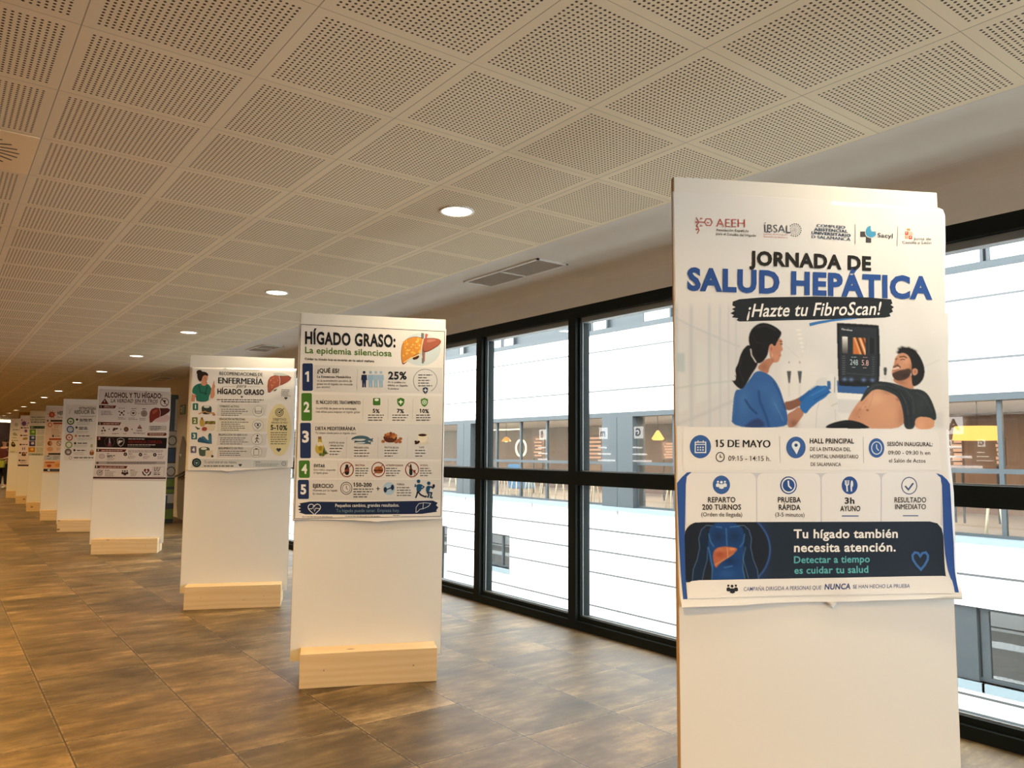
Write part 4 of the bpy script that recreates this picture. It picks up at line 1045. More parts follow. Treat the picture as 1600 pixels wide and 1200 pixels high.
sh = cv.poly([(1725, 885), (1790, 760), (1860, 700), (1930, 694), (2060, 715), (2200, 765), (2310, 770), (2380, 830), (2430, 960), (2445, 1045), (2420, 1065), (2380, 1030), (2250, 1025), (2245, 1145), (2145, 1145), (2140, 1000), (2110, 880), (2070, 825), (1950, 775), (1860, 768), (1800, 820), (1750, 880)], (44, 50, 54), 2)
for L_, c in (([(1800, 790), (1870, 730), (1960, 722), (2080, 765), (2150, 860), (2180, 1000)], (72, 80, 84)), ([(1900, 705), (2030, 735), (2130, 800), (2200, 920), (2215, 1100)], (30, 34, 38)), ([(2040, 720), (2160, 775), (2230, 860), (2240, 1000)], (66, 74, 78)), ([(2260, 800), (2340, 850), (2400, 980)], (62, 68, 72)), ([(1985, 742), (2100, 800), (2160, 930), (2170, 1100)], (24, 28, 32))): cv.line(L_, 12, c, .65, 9, sh)
cv.blob(2310, 900, 70, 120, (56, 62, 67), .7, .3, sh)
cv.poly([(2040, 690), (2050, 660), (2160, 640), (2240, 640), (2240, 770), (2190, 765), (2080, 720)], (190, 134, 104), 2); cv.blob(2110, 700, 70, 22, (150, 98, 76), .6, .25); cv.blob(2200, 720, 40, 40, (200, 146, 116), .6)
hr = cv.poly([(2080, 440), (2090, 400), (2130, 378), (2200, 385), (2260, 420), (2310, 500), (2335, 580), (2330, 660), (2290, 720), (2230, 750), (2215, 690), (2215, 600), (2180, 480), (2130, 430)], (34, 32, 33), 2)
for x, y in ((2100, 395), (2125, 382), (2150, 390), (2185, 388), (2215, 402), (2090, 425), (2240, 415)): cv.blob(x, y, 22, 17, (30, 28, 29), .95, .4)
fc = cv.poly([(2080, 450), (2060, 470), (2052, 500), (2046, 535), (2038, 560), (2030, 590), (2025, 620), (2040, 660), (2070, 690), (2140, 690), (2190, 660), (2215, 610), (2215, 540), (2200, 480), (2170, 440), (2120, 425)], (200, 144, 114), 2)
cv.blob(2160, 500, 50, 45, (222, 168, 138), .7, 0, fc); cv.blob(2110, 560, 40, 40, (212, 156, 128), .7, 0, fc); cv.blob(2210, 570, 24, 60, (160, 106, 82), .6, 0, fc)
cv.poly([(2024, 628), (2060, 605), (2110, 588), (2150, 585), (2190, 570), (2215, 600), (2200, 650), (2150, 685), (2080, 695), (2040, 665)], (58, 44, 40), 4, .9, fc); cv.blob(2150, 640, 50, 26, (46, 36, 34), .6)
cv.line([(2045, 560), (2080, 545), (2105, 562)], 13, (60, 42, 36), .9, 4, fc); cv.line([(2038, 583), (2075, 574), (2092, 566)], 11, (238, 226, 218), .95, 3, fc); cv.line([(2030, 592), (2060, 592), (2085, 582)], 7, (150, 80, 72), .8, 3, fc)
cv.line([(2100, 468), (2140, 462), (2165, 475)], 9, (44, 32, 28), .9, 3, fc); cv.line([(2110, 494), (2128, 488), (2148, 492)], 7, (40, 30, 28), .9, 3, fc); cv.line([(2062, 490), (2078, 484)], 8, (46, 34, 30), .9, 3, fc); cv.line([(2075, 480), (2062, 520), (2060, 540), (2082, 540)], 6, (166, 108, 84), .8, 3, fc); cv.blob(2082, 535, 10, 7, (110, 66, 54), .8)
cv.poly([(2215, 590), (2240, 570), (2268, 580), (2275, 610), (2255, 640), (2225, 640)], (206, 150, 122), 2); cv.blob(2246, 606, 14, 20, (150, 96, 76), .8)
# the nurse: far arm, scrubs, near arm, gloves, probe, head
cv.poly([(1010, 890), (1080, 880), (1145, 855), (1200, 820), (1215, 880), (1180, 920), (1040, 985)], (132, 92, 76), 2)
cv.poly([(1145, 855), (1200, 820), (1270, 760), (1330, 730), (1400, 735), (1380, 790), (1260, 860), (1180, 900)], (40, 96, 168), 2)
sc_ = cv.poly([(555, 770), (620, 775), (690, 690), (760, 585), (870, 625), (930, 680), (980, 770), (1010, 870), (1040, 960), (1055, 1050), (1045, 1130), (525, 1130), (535, 980)], (52, 98, 164), 2)
cv.blob(640, 880, 80, 160, (74, 122, 186), .6, 0, sc_); cv.blob(930, 900, 70, 150, (70, 118, 182), .7, -.3, sc_); cv.blob(830, 760, 90, 70, (64, 112, 178), .6, 0, sc_)
cv.line([(780, 790), (790, 880), (850, 1020), (880, 1130)], 16, (30, 62, 116), .8, 12, sc_); cv.line([(655, 870), (700, 940), (760, 995)], 16, (28, 58, 108), .8, 9, sc_); cv.poly([(650, 1110), (730, 1050), (800, 1040), (860, 1130), (640, 1130)], (44, 58, 108), 8, .85, sc_)
cv.line([(920, 700), (985, 830), (1030, 960)], 10, (34, 72, 130), .7, 6, sc_); cv.line([(930, 900), (1010, 1060)], 8, (104, 148, 204), .55, 7, sc_); cv.line([(560, 800), (545, 1000)], 8, (84, 130, 190), .5, 6, sc_); cv.line([(700, 690), (760, 590), (860, 625)], 7, (38, 80, 142), .7, 3, sc_)
cv.poly([(1045, 1000), (1100, 975), (1160, 925), (1210, 990), (1180, 1040), (1110, 1130), (1050, 1130), (1055, 1050)], (176, 128, 106), 2); cv.blob(1110, 1090, 50, 50, (128, 88, 74), .7)
cv.poly([(1155, 925), (1210, 850), (1290, 780), (1370, 735), (1415, 735), (1425, 760), (1455, 770), (1475, 795), (1440, 805), (1400, 850), (1330, 890), (1260, 950), (1222, 1005), (1190, 980)], (44, 108, 184), 2)
cv.line([(1270, 830), (1400, 760)], 9, (78, 144, 214), .7, 6); cv.line([(1300, 870), (1430, 800)], 8, (26, 74, 140), .7, 5); cv.line([(1260, 770), (1330, 715), (1330, 700)], 20, (206, 212, 216), .7, 6)
cv.poly([(1310, 690), (1360, 660), (1420, 660), (1420, 720), (1380, 740), (1320, 735)], (214, 218, 220), 3); cv.poly([(1420, 620), (1480, 625), (1490, 700), (1480, 800), (1450, 800), (1420, 740)], (226, 228, 229), 2); cv.poly([(1418, 694), (1450, 692), (1452, 772), (1420, 770)], (56, 102, 166), 2); cv.line([(1490, 660), (1488, 800)], 8, (120, 124, 128), .8, 2)
cv.poly([(1420, 815), (1480, 800), (1500, 850), (1522, 930), (1500, 960), (1460, 962), (1425, 890)], (222, 224, 224), 2); cv.line([(1462, 925), (1515, 900)], 8, (180, 184, 186), .8, 4)
cv.line([(1345, 900), (1325, 960), (1315, 1130)], 7, (196, 200, 204), .8, 2); cv.line([(1495, 960), (1500, 1060)], 6, (190, 194, 198), .8, 2)
cv.poly([(780, 545), (870, 470), (940, 500), (880, 560), (870, 630), (830, 610), (770, 580)], (178, 126, 104), 2); cv.blob(830, 560, 50, 44, (150, 102, 84), .7)
fn = cv.poly([(905, 340), (960, 310), (990, 290), (1000, 320), (1004, 345), (996, 365), (1008, 395), (1000, 412), (986, 418), (990, 445), (982, 470), (972, 500), (955, 520), (910, 520), (885, 470), (880, 390)], (192, 138, 114), 2)
cv.blob(940, 470, 40, 40, (206, 150, 126), .7, 0, fn); cv.blob(905, 500, 26, 26, (150, 104, 86), .6, 0, fn); cv.line([(986, 345), (1000, 348)], 8, (44, 34, 32), .9, 3); cv.line([(980, 322), (1000, 320)], 7, (50, 38, 34), .8, 3); cv.line([(975, 455), (990, 452)], 6, (150, 82, 78), .8, 3)
hd = cv.poly([(690, 330), (690, 270), (712, 210), (760, 165), (815, 145), (880, 155), (940, 185), (990, 225), (996, 250), (975, 290), (950, 330), (935, 370), (900, 345), (875, 380), (865, 450), (830, 500), (790, 530), (730, 520), (700, 470), (715, 400)], (26, 26, 29), 2)
cv.poly([(690, 345), (640, 390), (610, 450), (590, 530), (560, 580), (572, 640), (565, 690), (530, 690), (575, 745), (620, 775), (660, 730), (720, 620), (770, 550), (780, 470), (740, 390)], (27, 27, 30), 2)
cv.line([(760, 190), (850, 170), (940, 215)], 10, (64, 62, 64), .6, 9, hd); cv.line([(620, 480), (600, 600), (640, 700)], 7, (54, 52, 54), .6, 6); cv.line([(720, 250), (760, 330), (850, 350)], 7, (46, 44, 46), .6, 8, hd); cv.line([(530, 690), (590, 700), (560, 640)], 4, (40, 40, 42), .8, 2)
cv.line([(708, 395), (715, 450), (755, 515)], 13, (222, 222, 222), .9, 2.5)
cv.poly([(872, 380), (890, 345), (915, 345), (922, 370), (914, 420), (905, 460), (880, 430)], (198, 144, 120), 2); cv.blob(900, 390, 10, 24, (140, 92, 76), .8); cv.blob(908, 452, 6, 18, (214, 196, 186), .9)
_t = np.clip((20 - Y) / 80, 0, 1)[..., None]; cv.a = cv.a * (1 - _t) + np.array([228, 228, 228.]) * _t
P.block('photograph').crop(1055, 480, 6.0)
def keep1(x, y): return y < 1124 + 0.012 * (x - 530) and (x < 2430 or y > 60)
P.raster(cv, 0, -60, W0, H0, ST, keep1)
P.text('248', 1632, 540, 1706, 545, 50, '#bcd0dc', 0.0, layer=3).text('5.8', 1742, 545, 1806, 550, 50, '#e2b8b4', 0.0, layer=3).text('FibroScan', 1555, 216, 1655, 226, 18, '#c8ccd0', 0.02, layer=3)
P.grey(1645, 470, 1700, 1, 10, 7, '#8fa6b4').grey(1755, 472, 1800, 1, 10, 7, '#b08a88').grey(1650, 565, 1705, 1, 10, 7, '#8f9aa4').grey(1755, 570, 1805, 1, 10, 7, '#b09a98')

P.block('association_logo').crop(1060, 320, 6.667)
RD = '#b9574f'
hexa = [(272, 182), (291, 147), (333, 146), (353, 181), (334, 216), (294, 216)]
P.ring(313, 181, 40, 9, RD, n=6).stroke([(185, 133), (212, 180), (272, 182), (291, 147)], 9, RD).stroke([(212, 183), (190, 215), (216, 265), (197, 300)], 9, RD, 4)
for cx, cy in ((240, 143), (310, 186), (240, 217), (195, 255), (190, 180)): P.stroke([(cx - 12, cy - 8), (cx - 5, cy + 6), (cx + 3, cy - 2), (cx + 12, cy + 3)], 7, RD, 4)
P.text('AEEH', 393, 230, 690, 237, 84, RD, -0.008).text('Asociación Española', 390, 274, 728, 288, 26, '#34373a', 0.005).text('para el Estudio del Hígado', 390, 314, 803, 336, 26, '#34373a', 0.005)
P.block('institute_logo').text('ÍBSAL', 892, 285, 1162, 297, 78, '#4a4c58', -0.006).text('Instituto de Investigación', 885, 312, 1133, 323, 15, '#c06058').text('Biomédica de Salamanca', 885, 341, 1130, 352, 15, '#c06058')
for bx0, bx1, yy in ((895, 922, 287), (1130, 1160, 297), (935, 950, 289)): P.rect(bx0, yy - 3, bx1, yy + 4, '#4a4c58', 3)
for r, n_, q in ((64, 18, 6.5), (46, 16, 4.5), (30, 14, 3)):
    for k in range(n_):
        a = 2 * math.pi * (k + .3 * r) / n_
        if r == 64 and math.cos(a) < -.75: continue
        P.disc(1207 + r * math.cos(a), 266 + r * math.sin(a), q, '#4a4c58', n=8)
P.ring(1207, 266, 16, 4, '#8a8c96').disc(1207, 266, 6, '#8a8c96')
P.crop(1260, 320, 6.668)
P.block('hospital_logo')
for s_, x0, y0, x1, y1 in (('COMPLEJO', 100, 234, 398, 252), ('ASISTENCIAL', 72, 272, 425, 294), ('UNIVERSITARIO', 45, 308, 455, 337), ('D SALAMANCA', 48, 350, 453, 377)): P.text(s_, x0, y0, x1, y1, 29, '#27405e', 0.035)
P.block('dividers').stroke([(503, 205), (504, 412)], 4, '#62646a').stroke([(944, 226), (940, 432)], 4, '#62646a')
P.block('cross_logo').rect(557, 280, 720, 336, '#4a4b4e', 2).rect(616, 290, 672, 396, '#4a4b4e', 2)
leaf = smooth([(668, 218), (630, 232), (608, 280), (620, 325), (660, 344), (705, 336), (726, 305), (706, 285), (672, 280), (664, 250)])
P.poly([((x - 665) * 1.12 + 665, (y - 285) * 1.12 + 285) for x, y in leaf], WHITE, 3).poly(leaf, '#4c9ec8', 4).text('Sacyl', 738, 340, 893, 349, 46, '#2c3034', 0.004)
P.block('regional_logo').poly([(1040, 262), (1046, 244), (1056, 256), (1066, 242), (1078, 262), (1076, 272), (1042, 270)], '#e0924e')
for a, b, c_ in ((1022, 280, '#d2553c'), (1066, 284, '#e8b49c'), (1022, 320, '#e8a088'), (1062, 324, '#d2553c')): P.rect(a, b, a + 36, b + 36, c_)
for a, b in ((1036, 294), (1076, 300), (1040, 336), (1078, 340)): P.disc(a, b, 8, '#f0d0c0', 4, n=10)
P.text('Junta de', 1112, 366, 1290, 372, 26, '#55565a', 0.006).text('Castilla y León', 992, 406, 1294, 411, 26, '#55565a', 0.006)

P.block('heading').crop(0, 0, 1)
P.text('JORNADA DE', 1170.2, 413.6, 1360.8, 422.4, 21.6, '#24231f', 0.042)
P.text('SALUD HEPÁTICA', 1073.5, 452.2, 1455.7, 466.8, 34.4, '#2f549a', 0.045)
P.block('slogan').crop(1040, 260, 3.478)
P.poly([(365, 735), (400, 722), (520, 712), (800, 708), (1100, 712), (1190, 720), (1225, 722), (1232, 745), (1222, 752), (1240, 765), (1228, 775), (1235, 790), (1215, 800), (1222, 815), (1190, 822), (900, 832), (600, 838), (400, 843), (385, 835), (395, 825), (360, 820), (372, 808), (352, 798), (375, 785), (360, 775), (380, 765), (362, 755)], '#262b31', 2)
P.text('¡Hazte tu FibroScan!', 440, 818, 1172, 806, 70, '#f2f2f2', 0.012, 0.24)
P.stroke([(780, 861), (830, 849), (900, 838), (970, 831), (1035, 827)], [17, 15, 11, 8, 4], '#3f7cc0', 3)

P.block('event_details').crop(1040, 580, 3.159)
P.poly([(92, 276), (1305, 288), (1335, 300), (1342, 330), (1352, 488), (95, 490), (85, 470), (82, 300)], '#e9e9ea', 2)
P.crop(1055, 670, 7.273)
P.disc(283, 203, 122, BLUE, 3, 132)
P.stroke([(224, 152), (344, 152), (344, 270), (224, 270)], 12, '#dfe8f4', 4, True).stroke([(224, 178), (344, 178)], 10, '#dfe8f4', 5)
for x in (255, 315): P.stroke([(x, 132), (x, 160)], 10, '#dfe8f4', 5)
for x in (255, 284, 313):
    for y in (211, 240): P.rect(x - 8, y - 8, x + 8, y + 8, '#dfe8f4', 4)
P.text('15 DE MAYO', 455, 206, 1081, 212, 82, '#1d1e22', 0.034).ring(510, 320, 47, 10, '#303236', 4, 52).stroke([(508, 292), (510, 322), (532, 324)], 9, '#303236', 4)
P.text('09:15 - 14:15 h.', 603, 362, 1083, 366, 56, '#2c2e33', 0.002).stroke([(1183, 82), (1194, 385)], 4, '#9aa2b4')
P.disc(1370, 212, 110, BLUE, 3, 123)
pin = [(1378, 292)] + [(1370 + 48 * math.cos(math.radians(a)), 188 + 48 * math.sin(math.radians(a))) for a in range(150, 395, 15)]
P.poly(pin, '#e6eef6', 4).disc(1370, 186, 19, '#2c4c80', 5)
P.crop(1260, 670, 6.667)
for s_, x0, y0, x1, y1, h, b in (('HALL PRINCIPAL', 32, 150, 490, 152, 50, .03), ('DE LA ENTRADA DEL', 35, 229, 458, 233, 38, .008), ('HOSPITAL UNIVERSITARIO', 37, 306, 535, 308, 38, .008), ('DE SALAMANCA', 42, 387, 355, 389, 37, .008), ('SESIÓN INAUGURAL:', 838, 178, 1303, 182, 42, .018), ('09:00 - 09:30 h en', 846, 268, 1278, 270, 40, .004), ('el Salón de Actos', 853, 350, 1230, 352, 40, .004)): P.text(s_, x0, y0, x1, y1, h, '#303338', b)
P.stroke([(587, 82), (591, 355)], 4, '#9aa2b4').disc(725, 200, 82, BLUE, 3, 101).ring(726, 200, 52, 9, '#d8e4f2', 4, 64).stroke([(724, 162), (726, 202), (748, 228)], 9, '#d8e4f2', 5)

P.block('benefit_cards').crop(1040, 580, 3.159)
P.poly([(55, 552), (78, 524), (105, 500), (128, 497), (104, 520), (99, 560), (94, 800), (98, 1120), (78, 1120), (65, 850)], '#2f55a0', 2)
P.poly([(1328, 503), (1356, 513), (1378, 535), (1391, 556), (1400, 700), (1411, 850), (1416, 990), (1424, 1086), (1406, 1086), (1397, 1030), (1385, 985), (1372, 900), (1364, 800), (1355, 560), (1346, 525)], '#2f55a0', 2)
P.poly([(100, 500), (1345, 504), (1360, 760), (92, 760)], '#c9cfdb', 1)
for x0, x1 in ((100, 446), (452, 762), (768, 1057), (1063, 1350)): P.rrect(x0, 503, x1, 760, 32, '#e6e7ea', 2, top_only=True)
P.disc(275, 561, 43, BLUE, 3, 46).people(275, 562, 28, '#e2eaf4').disc(606, 563, 41, '#2c4f92', 3, 44).disc(606, 563, 35, '#e2eaf4', 4, 38).disc(606, 563, 29, '#2c4f92', 5, 31).stroke([(604, 540), (606, 566), (620, 580)], 7, '#e2eaf4', 6)
P.disc(905, 563, 39, '#2c5196', 3, 44).stroke([(891, 566), (893, 594)], 7, '#e2eaf4', 4).stroke([(883, 538), (884, 558), (891, 566), (899, 558), (900, 538)], 5, '#e2eaf4', 5).stroke([(891, 538), (891, 560)], 4, '#e2eaf4', 5).poly(smooth([(914, 536), (922, 545), (922, 568), (916, 570), (917, 594), (909, 594), (909, 552)]), '#e2eaf4', 4)
P.ring(1199, 565, 37, 4.5, '#4a5a86', 3, 41).stroke([(1178, 566), (1195, 584), (1219, 552)], 8, '#4a5a86', 4)
for s_, x0, y0, x1, y1, h, b in (('REPARTO', 208, 647, 344, 647, 26, .024), ('200 TURNOS', 180, 683, 372, 683, 26, .026), ('(Orden de llegada)', 175, 716, 377, 717, 20, .006), ('PRUEBA', 553, 647, 666, 647, 26, .024), ('RÁPIDA', 557, 684, 664, 685, 26, .024), ('(3-5 minutos)', 540, 717, 683, 718, 20, .006), ('3h', 880, 653, 928, 653, 30, .03), ('AYUNO', 858, 690, 957, 690, 26, .024), ('RESULTADO', 1126, 647, 1281, 647, 25, .016), ('INMEDIATO', 1129, 681, 1280, 681, 25, .016)): P.text(s_, x0, y0, x1, y1, h, '#26282e', b)
P.stroke([(866, 714), (949, 714)], 5, '#3c5696').stroke([(1168, 713), (1244, 713)], 5, '#4a5f9a')

P.block('liver_banner').crop(1040, 580, 3.159)
P.poly([(97, 1040), (92, 820), (96, 790), (112, 765), (140, 748), (180, 745), (1300, 741), (1335, 750), (1355, 775), (1363, 810), (1372, 1005), (1378, 1020), (700, 1024), (97, 1040)], NAVY, 3)
cv = Canvas(140, 118, 138, 96, 7.273)
X, Y = cv.X, cv.Y; cv.a = np.zeros(X.shape + (3,)) + np.array([26, 33, 46.])
inside = ((X - 560) ** 2 / 560 ** 2 + (Y - 430) ** 2 / 480 ** 2) < 1
_q = np.clip((X - 960) / 180, 0, 1)[..., None]; cv.a = np.where(inside[..., None], cv.a, np.array([31, 54, 96.]) * (1 - _q) + np.array([31, 42, 58.]) * _q)
th = np.hypot((X - 560) / 550, (Y - 430) / 470); cv.put(np.exp(-((th - 1.0) / .02) ** 2) * (X > 700), (54, 96, 168), .95)
arm = lambda sx: [(600 + sx * p, q) for p, q in ((215, 150), (280, 210), (300, 300), (290, 420), (320, 560), (370, 660), (385, 790), (270, 790), (240, 660), (200, 540), (190, 380), (200, 260))]
for sx in (-1, 1):
    cv.poly(arm(sx), (22, 40, 66), 4); cv.line([(600 + sx * p, q) for p, q in ((110, 155), (215, 152), (270, 200), (300, 300), (290, 400), (320, 540), (365, 650), (380, 790))], 6, (116, 158, 204), .85, 4); cv.line([(600 + sx * p, q) for p, q in ((200, 400), (205, 540), (240, 660), (270, 790))], 6, (104, 150, 204), .8, 4)
tb = cv.poly([(480, 118), (720, 118), (735, 150), (800, 175), (812, 260), (815, 400), (790, 560), (810, 680), (825, 800), (440, 800), (455, 680), (420, 560), (405, 400), (410, 260), (425, 170), (470, 150)], (26, 66, 126), 4)
cv.blob(520, 280, 90, 90, (24, 46, 84), .85, 0, tb); cv.blob(710, 280, 90, 90, (24, 46, 84), .85, 0, tb); cv.blob(660, 560, 100, 60, (20, 46, 92), .8, 0, tb); cv.blob(620, 700, 120, 60, (40, 88, 156), .6, 0, tb)
for L_ in ([(415, 250), (430, 330), (470, 390)], [(820, 250), (810, 340), (770, 395)], [(612, 190), (620, 380)], [(408, 400), (430, 500), (455, 620), (440, 790)], [(830, 400), (805, 530), (800, 640), (830, 790)], [(590, 630), (680, 612)], [(500, 165), (560, 175)], [(660, 170), (760, 160)]): cv.line(L_, 8, (92, 156, 216), .75, 8)
lv = cv.poly([(462, 470), (480, 425), (530, 398), (600, 390), (680, 398), (738, 412), (735, 432), (690, 480), (640, 515), (590, 545), (530, 590), (495, 640), (475, 600), (460, 530)], (176, 100, 68), 3)
cv.blob(540, 430, 80, 40, (196, 124, 94), .7, 0, lv); cv.blob(540, 480, 60, 40, (140, 58, 42), .6, 0, lv); cv.blob(680, 420, 60, 24, (226, 160, 110), .7, 0, lv); cv.line([(480, 600), (560, 555), (640, 512), (700, 470)], 12, (220, 164, 110), .7, 6, lv); cv.line([(622, 400), (630, 510)], 6, (236, 190, 150), .8, 3, lv)
P.crop(1050, 800, 7.273)
def keepb(x, y): return not (x < 290 and y < 118 + 150 and (x - 290) ** 2 + (y - 268) ** 2 > 150 ** 2) and y < 778 - 0.03 * (x - 250) and x > 146
P.raster(cv, 140, 118, 138, 96, 7.273, keepb, layer=4)
P.crop(1040, 580, 3.159)
for s_, x0, y0, x1, y1, h, c_, b in (('Tu hígado también', 630, 823, 1143, 821, 43, '#f0f0f0', .024), ('necesita atención.', 632, 891, 1133, 888, 44, '#f0f0f0', .024), ('Detectar a tiempo', 632, 947, 1005, 942, 34, '#5fb4bd', .018), ('es cuidar tu salud', 634, 999, 997, 993, 34, '#5fb4bd', .018)): P.text(s_, x0, y0, x1, y1, h, c_, b, layer=5)
P.crop(1260, 800, 6.667)
P.stroke([(1180, 460), (1160, 428), (1125, 420), (1100, 450), (1105, 495), (1140, 550), (1184, 598), (1225, 550), (1255, 495), (1258, 450), (1235, 420), (1200, 428)], 24, '#3f6eb0', 5, True)
P.block('footer_line').crop(1040, 580, 3.159)
P.poly([(98, 1062), (106, 1044), (122, 1034), (160, 1030), (700, 1021), (1360, 1008), (1384, 1012), (1398, 1028), (1403, 1060), (1404, 1090), (98, 1118)], '#e6e6e8', 6)
P.people(323, 1074, 30, '#26282e', 7)
for s_, x0, y0, x1, y1, h, b in (('CAMPAÑA DIRIGIDA A PERSONAS QUE', 380, 1083, 765, 1076, 19, .004), ('NUNCA', 779, 1076, 903, 1072, 27, .03), ('SE HAN HECHO LA PRUEBA', 915, 1070, 1195, 1066, 18, .004)): P.text(s_, x0, y0, x1, y1, h, '#2f4a86', b, .16, 7)
P.finish(0.02)

# ================================================================== second poster: fatty liver
def bend2(s, z):
    b = 0.0012 * math.sin(8 * s + 3 * z) + 0.0009 * math.sin(17 * z + 4 * s) + 0.0012
    b += 0.012 * max(0.0, (1.03 - z) / 0.1) ** 2 * (0.4 + 0.6 * abs(math.sin(3.4 * s + 0.2)))
    b += 0.006 * max(0.0, (s - 0.76) / 0.12) ** 2 * (0.5 + 0.5 * math.sin(6 * z)) + 0.004 * max(0.0, (0.02 - s) / 0.1) ** 2
    return b + 0.0022 * math.exp(-((z - 1.62 + 0.4 * (s - 0.75)) / 0.05) ** 2) * max(0, s - 0.45) * 2
P = Poster('P2', 'fatty liver poster with green and navy numbered rows on the second panel', bend2)
PAPER, DK, NV, GN, PALE = '#e2dedb', '#25282e', '#27375f', '#46762f', '#d3d1d0'
P.crop(0, 0, 1).paper([(467.6, 504.8), (540, 507), (620, 510.5), (697, 514.8), (695, 600), (693.5, 700), (691.6, 811), (660, 811.5), (620, 813), (590, 815.5), (560, 813.5), (520, 812), (480, 811.5), (457, 814), (460, 720), (464, 600)], PAPER)
P.block('border').crop(0, 0, 1)
P.stroke([(470, 506.8), (694.6, 518.2), (688.8, 806.6), (460.2, 810.2)], 0.85, '#2c3038', 2, True)
P.block('heading').crop(440, 480, 5.926)
P.text('HÍGADO GRASO:', 218, 336, 1055, 369, 113, '#1f2127', .036).text('La epidemia silenciosa', 218, 424, 1020, 455, 58, '#547a33', .018).text('Cuidar tu hígado hoy es invertir en tu salud mañana', 215, 488, 857, 510, 21, '#2b2d31', .02)
P.block('liver_picture')
P.disc(1292, 390, 180, '#c5d1d4', 1, 152)
P.poly([(1292, 238), (1318, 242), (1316, 300), (1322, 420), (1316, 520), (1298, 520), (1300, 420), (1290, 300)], '#6e7478', 2).poly([(1330, 244), (1356, 250), (1336, 310), (1330, 400), (1326, 505), (1318, 505), (1318, 400)], '#b8695a', 3)
big = smooth([(1118, 518), (1108, 430), (1118, 345), (1150, 300), (1225, 274), (1290, 284), (1310, 300), (1302, 380), (1270, 430), (1200, 460), (1160, 500), (1135, 522)])
sml = smooth([(1312, 296), (1345, 288), (1440, 290), (1476, 312), (1462, 345), (1400, 385), (1340, 412), (1312, 405), (1306, 350)])
P.poly([((x - 1230) * 1.03 + 1230, (y - 395) * 1.05 + 397) for x, y in big], '#7a3622', 4).poly(big, '#cf8c40', 5).poly([((x - 1390) * 1.05 + 1390, (y - 345) * 1.08 + 347) for x, y in sml], '#7a2f24', 4).poly(sml, '#a05c48', 5)
rg = random.Random(5)
for k in range(46):
    x, y = 1128 + rg.random() * 160, 292 + rg.random() * 180
    if y < 470 - (x - 1128) * .35 and y > 330 - (x - 1110) * .6: P.disc(x, y, rg.uniform(6, 12), ['#f0b452', '#f4c268', '#e89c3c'][k % 3], 6 + k % 2, n=9)
P.poly(smooth([(1340, 300), (1400, 296), (1440, 305), (1400, 320), (1350, 330)]), '#b8786a', 6).stroke([(1312, 292), (1300, 350), (1292, 420), (1300, 470)], 9, '#e6cdb8', 6).stroke([(1130, 515), (1200, 468), (1275, 440)], 8, '#f2d49a', 7).poly(smooth([(1210, 470), (1240, 452), (1275, 440), (1270, 475), (1220, 490)]), '#4a2a1c', 4)
def badge(x0, y0, x1, y1, c, t, by, h):
    P.rrect(x0, y0, x1, y1, 14, c, 2); m = (x0 + x1) / 2; w = h * .3
    if t == '1': self_ = P.poly([(m - h * .04, by - h), (m + h * .13, by - h), (m + h * .13, by), (m - h * .06, by), (m - h * .06, by - h * .74), (m - h * .24, by - h * .66), (m - h * .24, by - h * .84)], '#e8e8e8', 4); return
    P.text(t, m - w, by, m + w, by + 1, h, '#e8e8e8', .036)
P.block('first_row')
P.poly([(300, 535), (1490, 560), (1486, 800), (292, 782)], PALE, 1); badge(192, 520, 290, 775, NV, '1', 690, 96)
P.text('¿QUÉ ES?', 331, 605, 535, 608, 38, DK, .03).text('La Esteatosis Metabólica', 330, 654, 642, 658, 22, DK, .024).text('es la acumulación excesiva de', 330, 688, 652, 692, 18, '#4a4c52').text('grasa en el hígado no causada', 328, 718, 658, 724, 18, '#4a4c52').text('por alcohol.', 326, 747, 452, 749, 18, '#4a4c52')
P.stroke([(703, 570), (696, 762)], 3, '#a9a9ac')
for x, c_ in ((764, '#1f2c52'), (823, '#8fb0cc'), (872, '#9ab6ce'), (920, '#9ab6ce')): P.person(x, 590, 742, c_)
P.text('25%', 987, 666, 1158, 668, 70, '#22242a', .036).text('de la población', 982, 700, 1148, 705, 17, '#3c3e44').text('adulta en España', 982, 730, 1168, 735, 17, '#3c3e44', .01).text('la padece', 985, 760, 1084, 764, 17, '#3c3e44')
P.ring(1330, 682, 110, 6, '#8b8f94', 3, 108, a0=-240, a1=62).grey(1265, 628, 1395, 5, 25, 9, '#55585e').shield(1331, 770, 30, NV, 4).stroke([(1331, 754), (1331, 786)], 8, '#e4e4e4', 5).stroke([(1315, 769), (1347, 769)], 8, '#e4e4e4', 6)
P.block('second_row')
P.poly([(290, 808), (1484, 826), (1478, 1090), (282, 1062)], '#dbd7d2', 1); badge(183, 795, 281, 1052, GN, '2', 968, 92)
P.text('EL NÚCLEO DEL TRATAMIENTO', 320, 894, 730, 900, 31, DK, .026).text('La pérdida de peso es la estrategia', 320, 944, 690, 948, 19, '#3c3e44', .008).text('más eficaz para mejorar el hígado graso', 318, 976, 725, 980, 19, '#3c3e44')
for x in (755, 988, 1216): P.stroke([(x, 845), (x - 4, 1040)], 3, '#bdbab6')
P.rrect(846, 842, 914, 908, 8, GN, 3).disc(880, 858, 20, '#e6efe0', 4, 12).shield(1103, 880, 42, GN, 3).stroke([(1103, 860), (1103, 898)], 10, '#e6efe0', 4).stroke([(1084, 878), (1122, 878)], 10, '#e6efe0', 5).shield(1322, 882, 42, '#5a8a44', 3).ring(1322, 880, 18, 6, '#e6efe0', 4).disc(1322, 880, 7, '#e6efe0', 4)
for s_, a, b in (('5%', 843, 907), ('7%', 1067, 1133), ('10%', 1278, 1362)): P.text(s_, a, 976, b, 981, 36, DK, .03).grey((a + b) / 2 - 75, 1000, (a + b) / 2 + 80, 3, 23, 9, '#5a5c60')
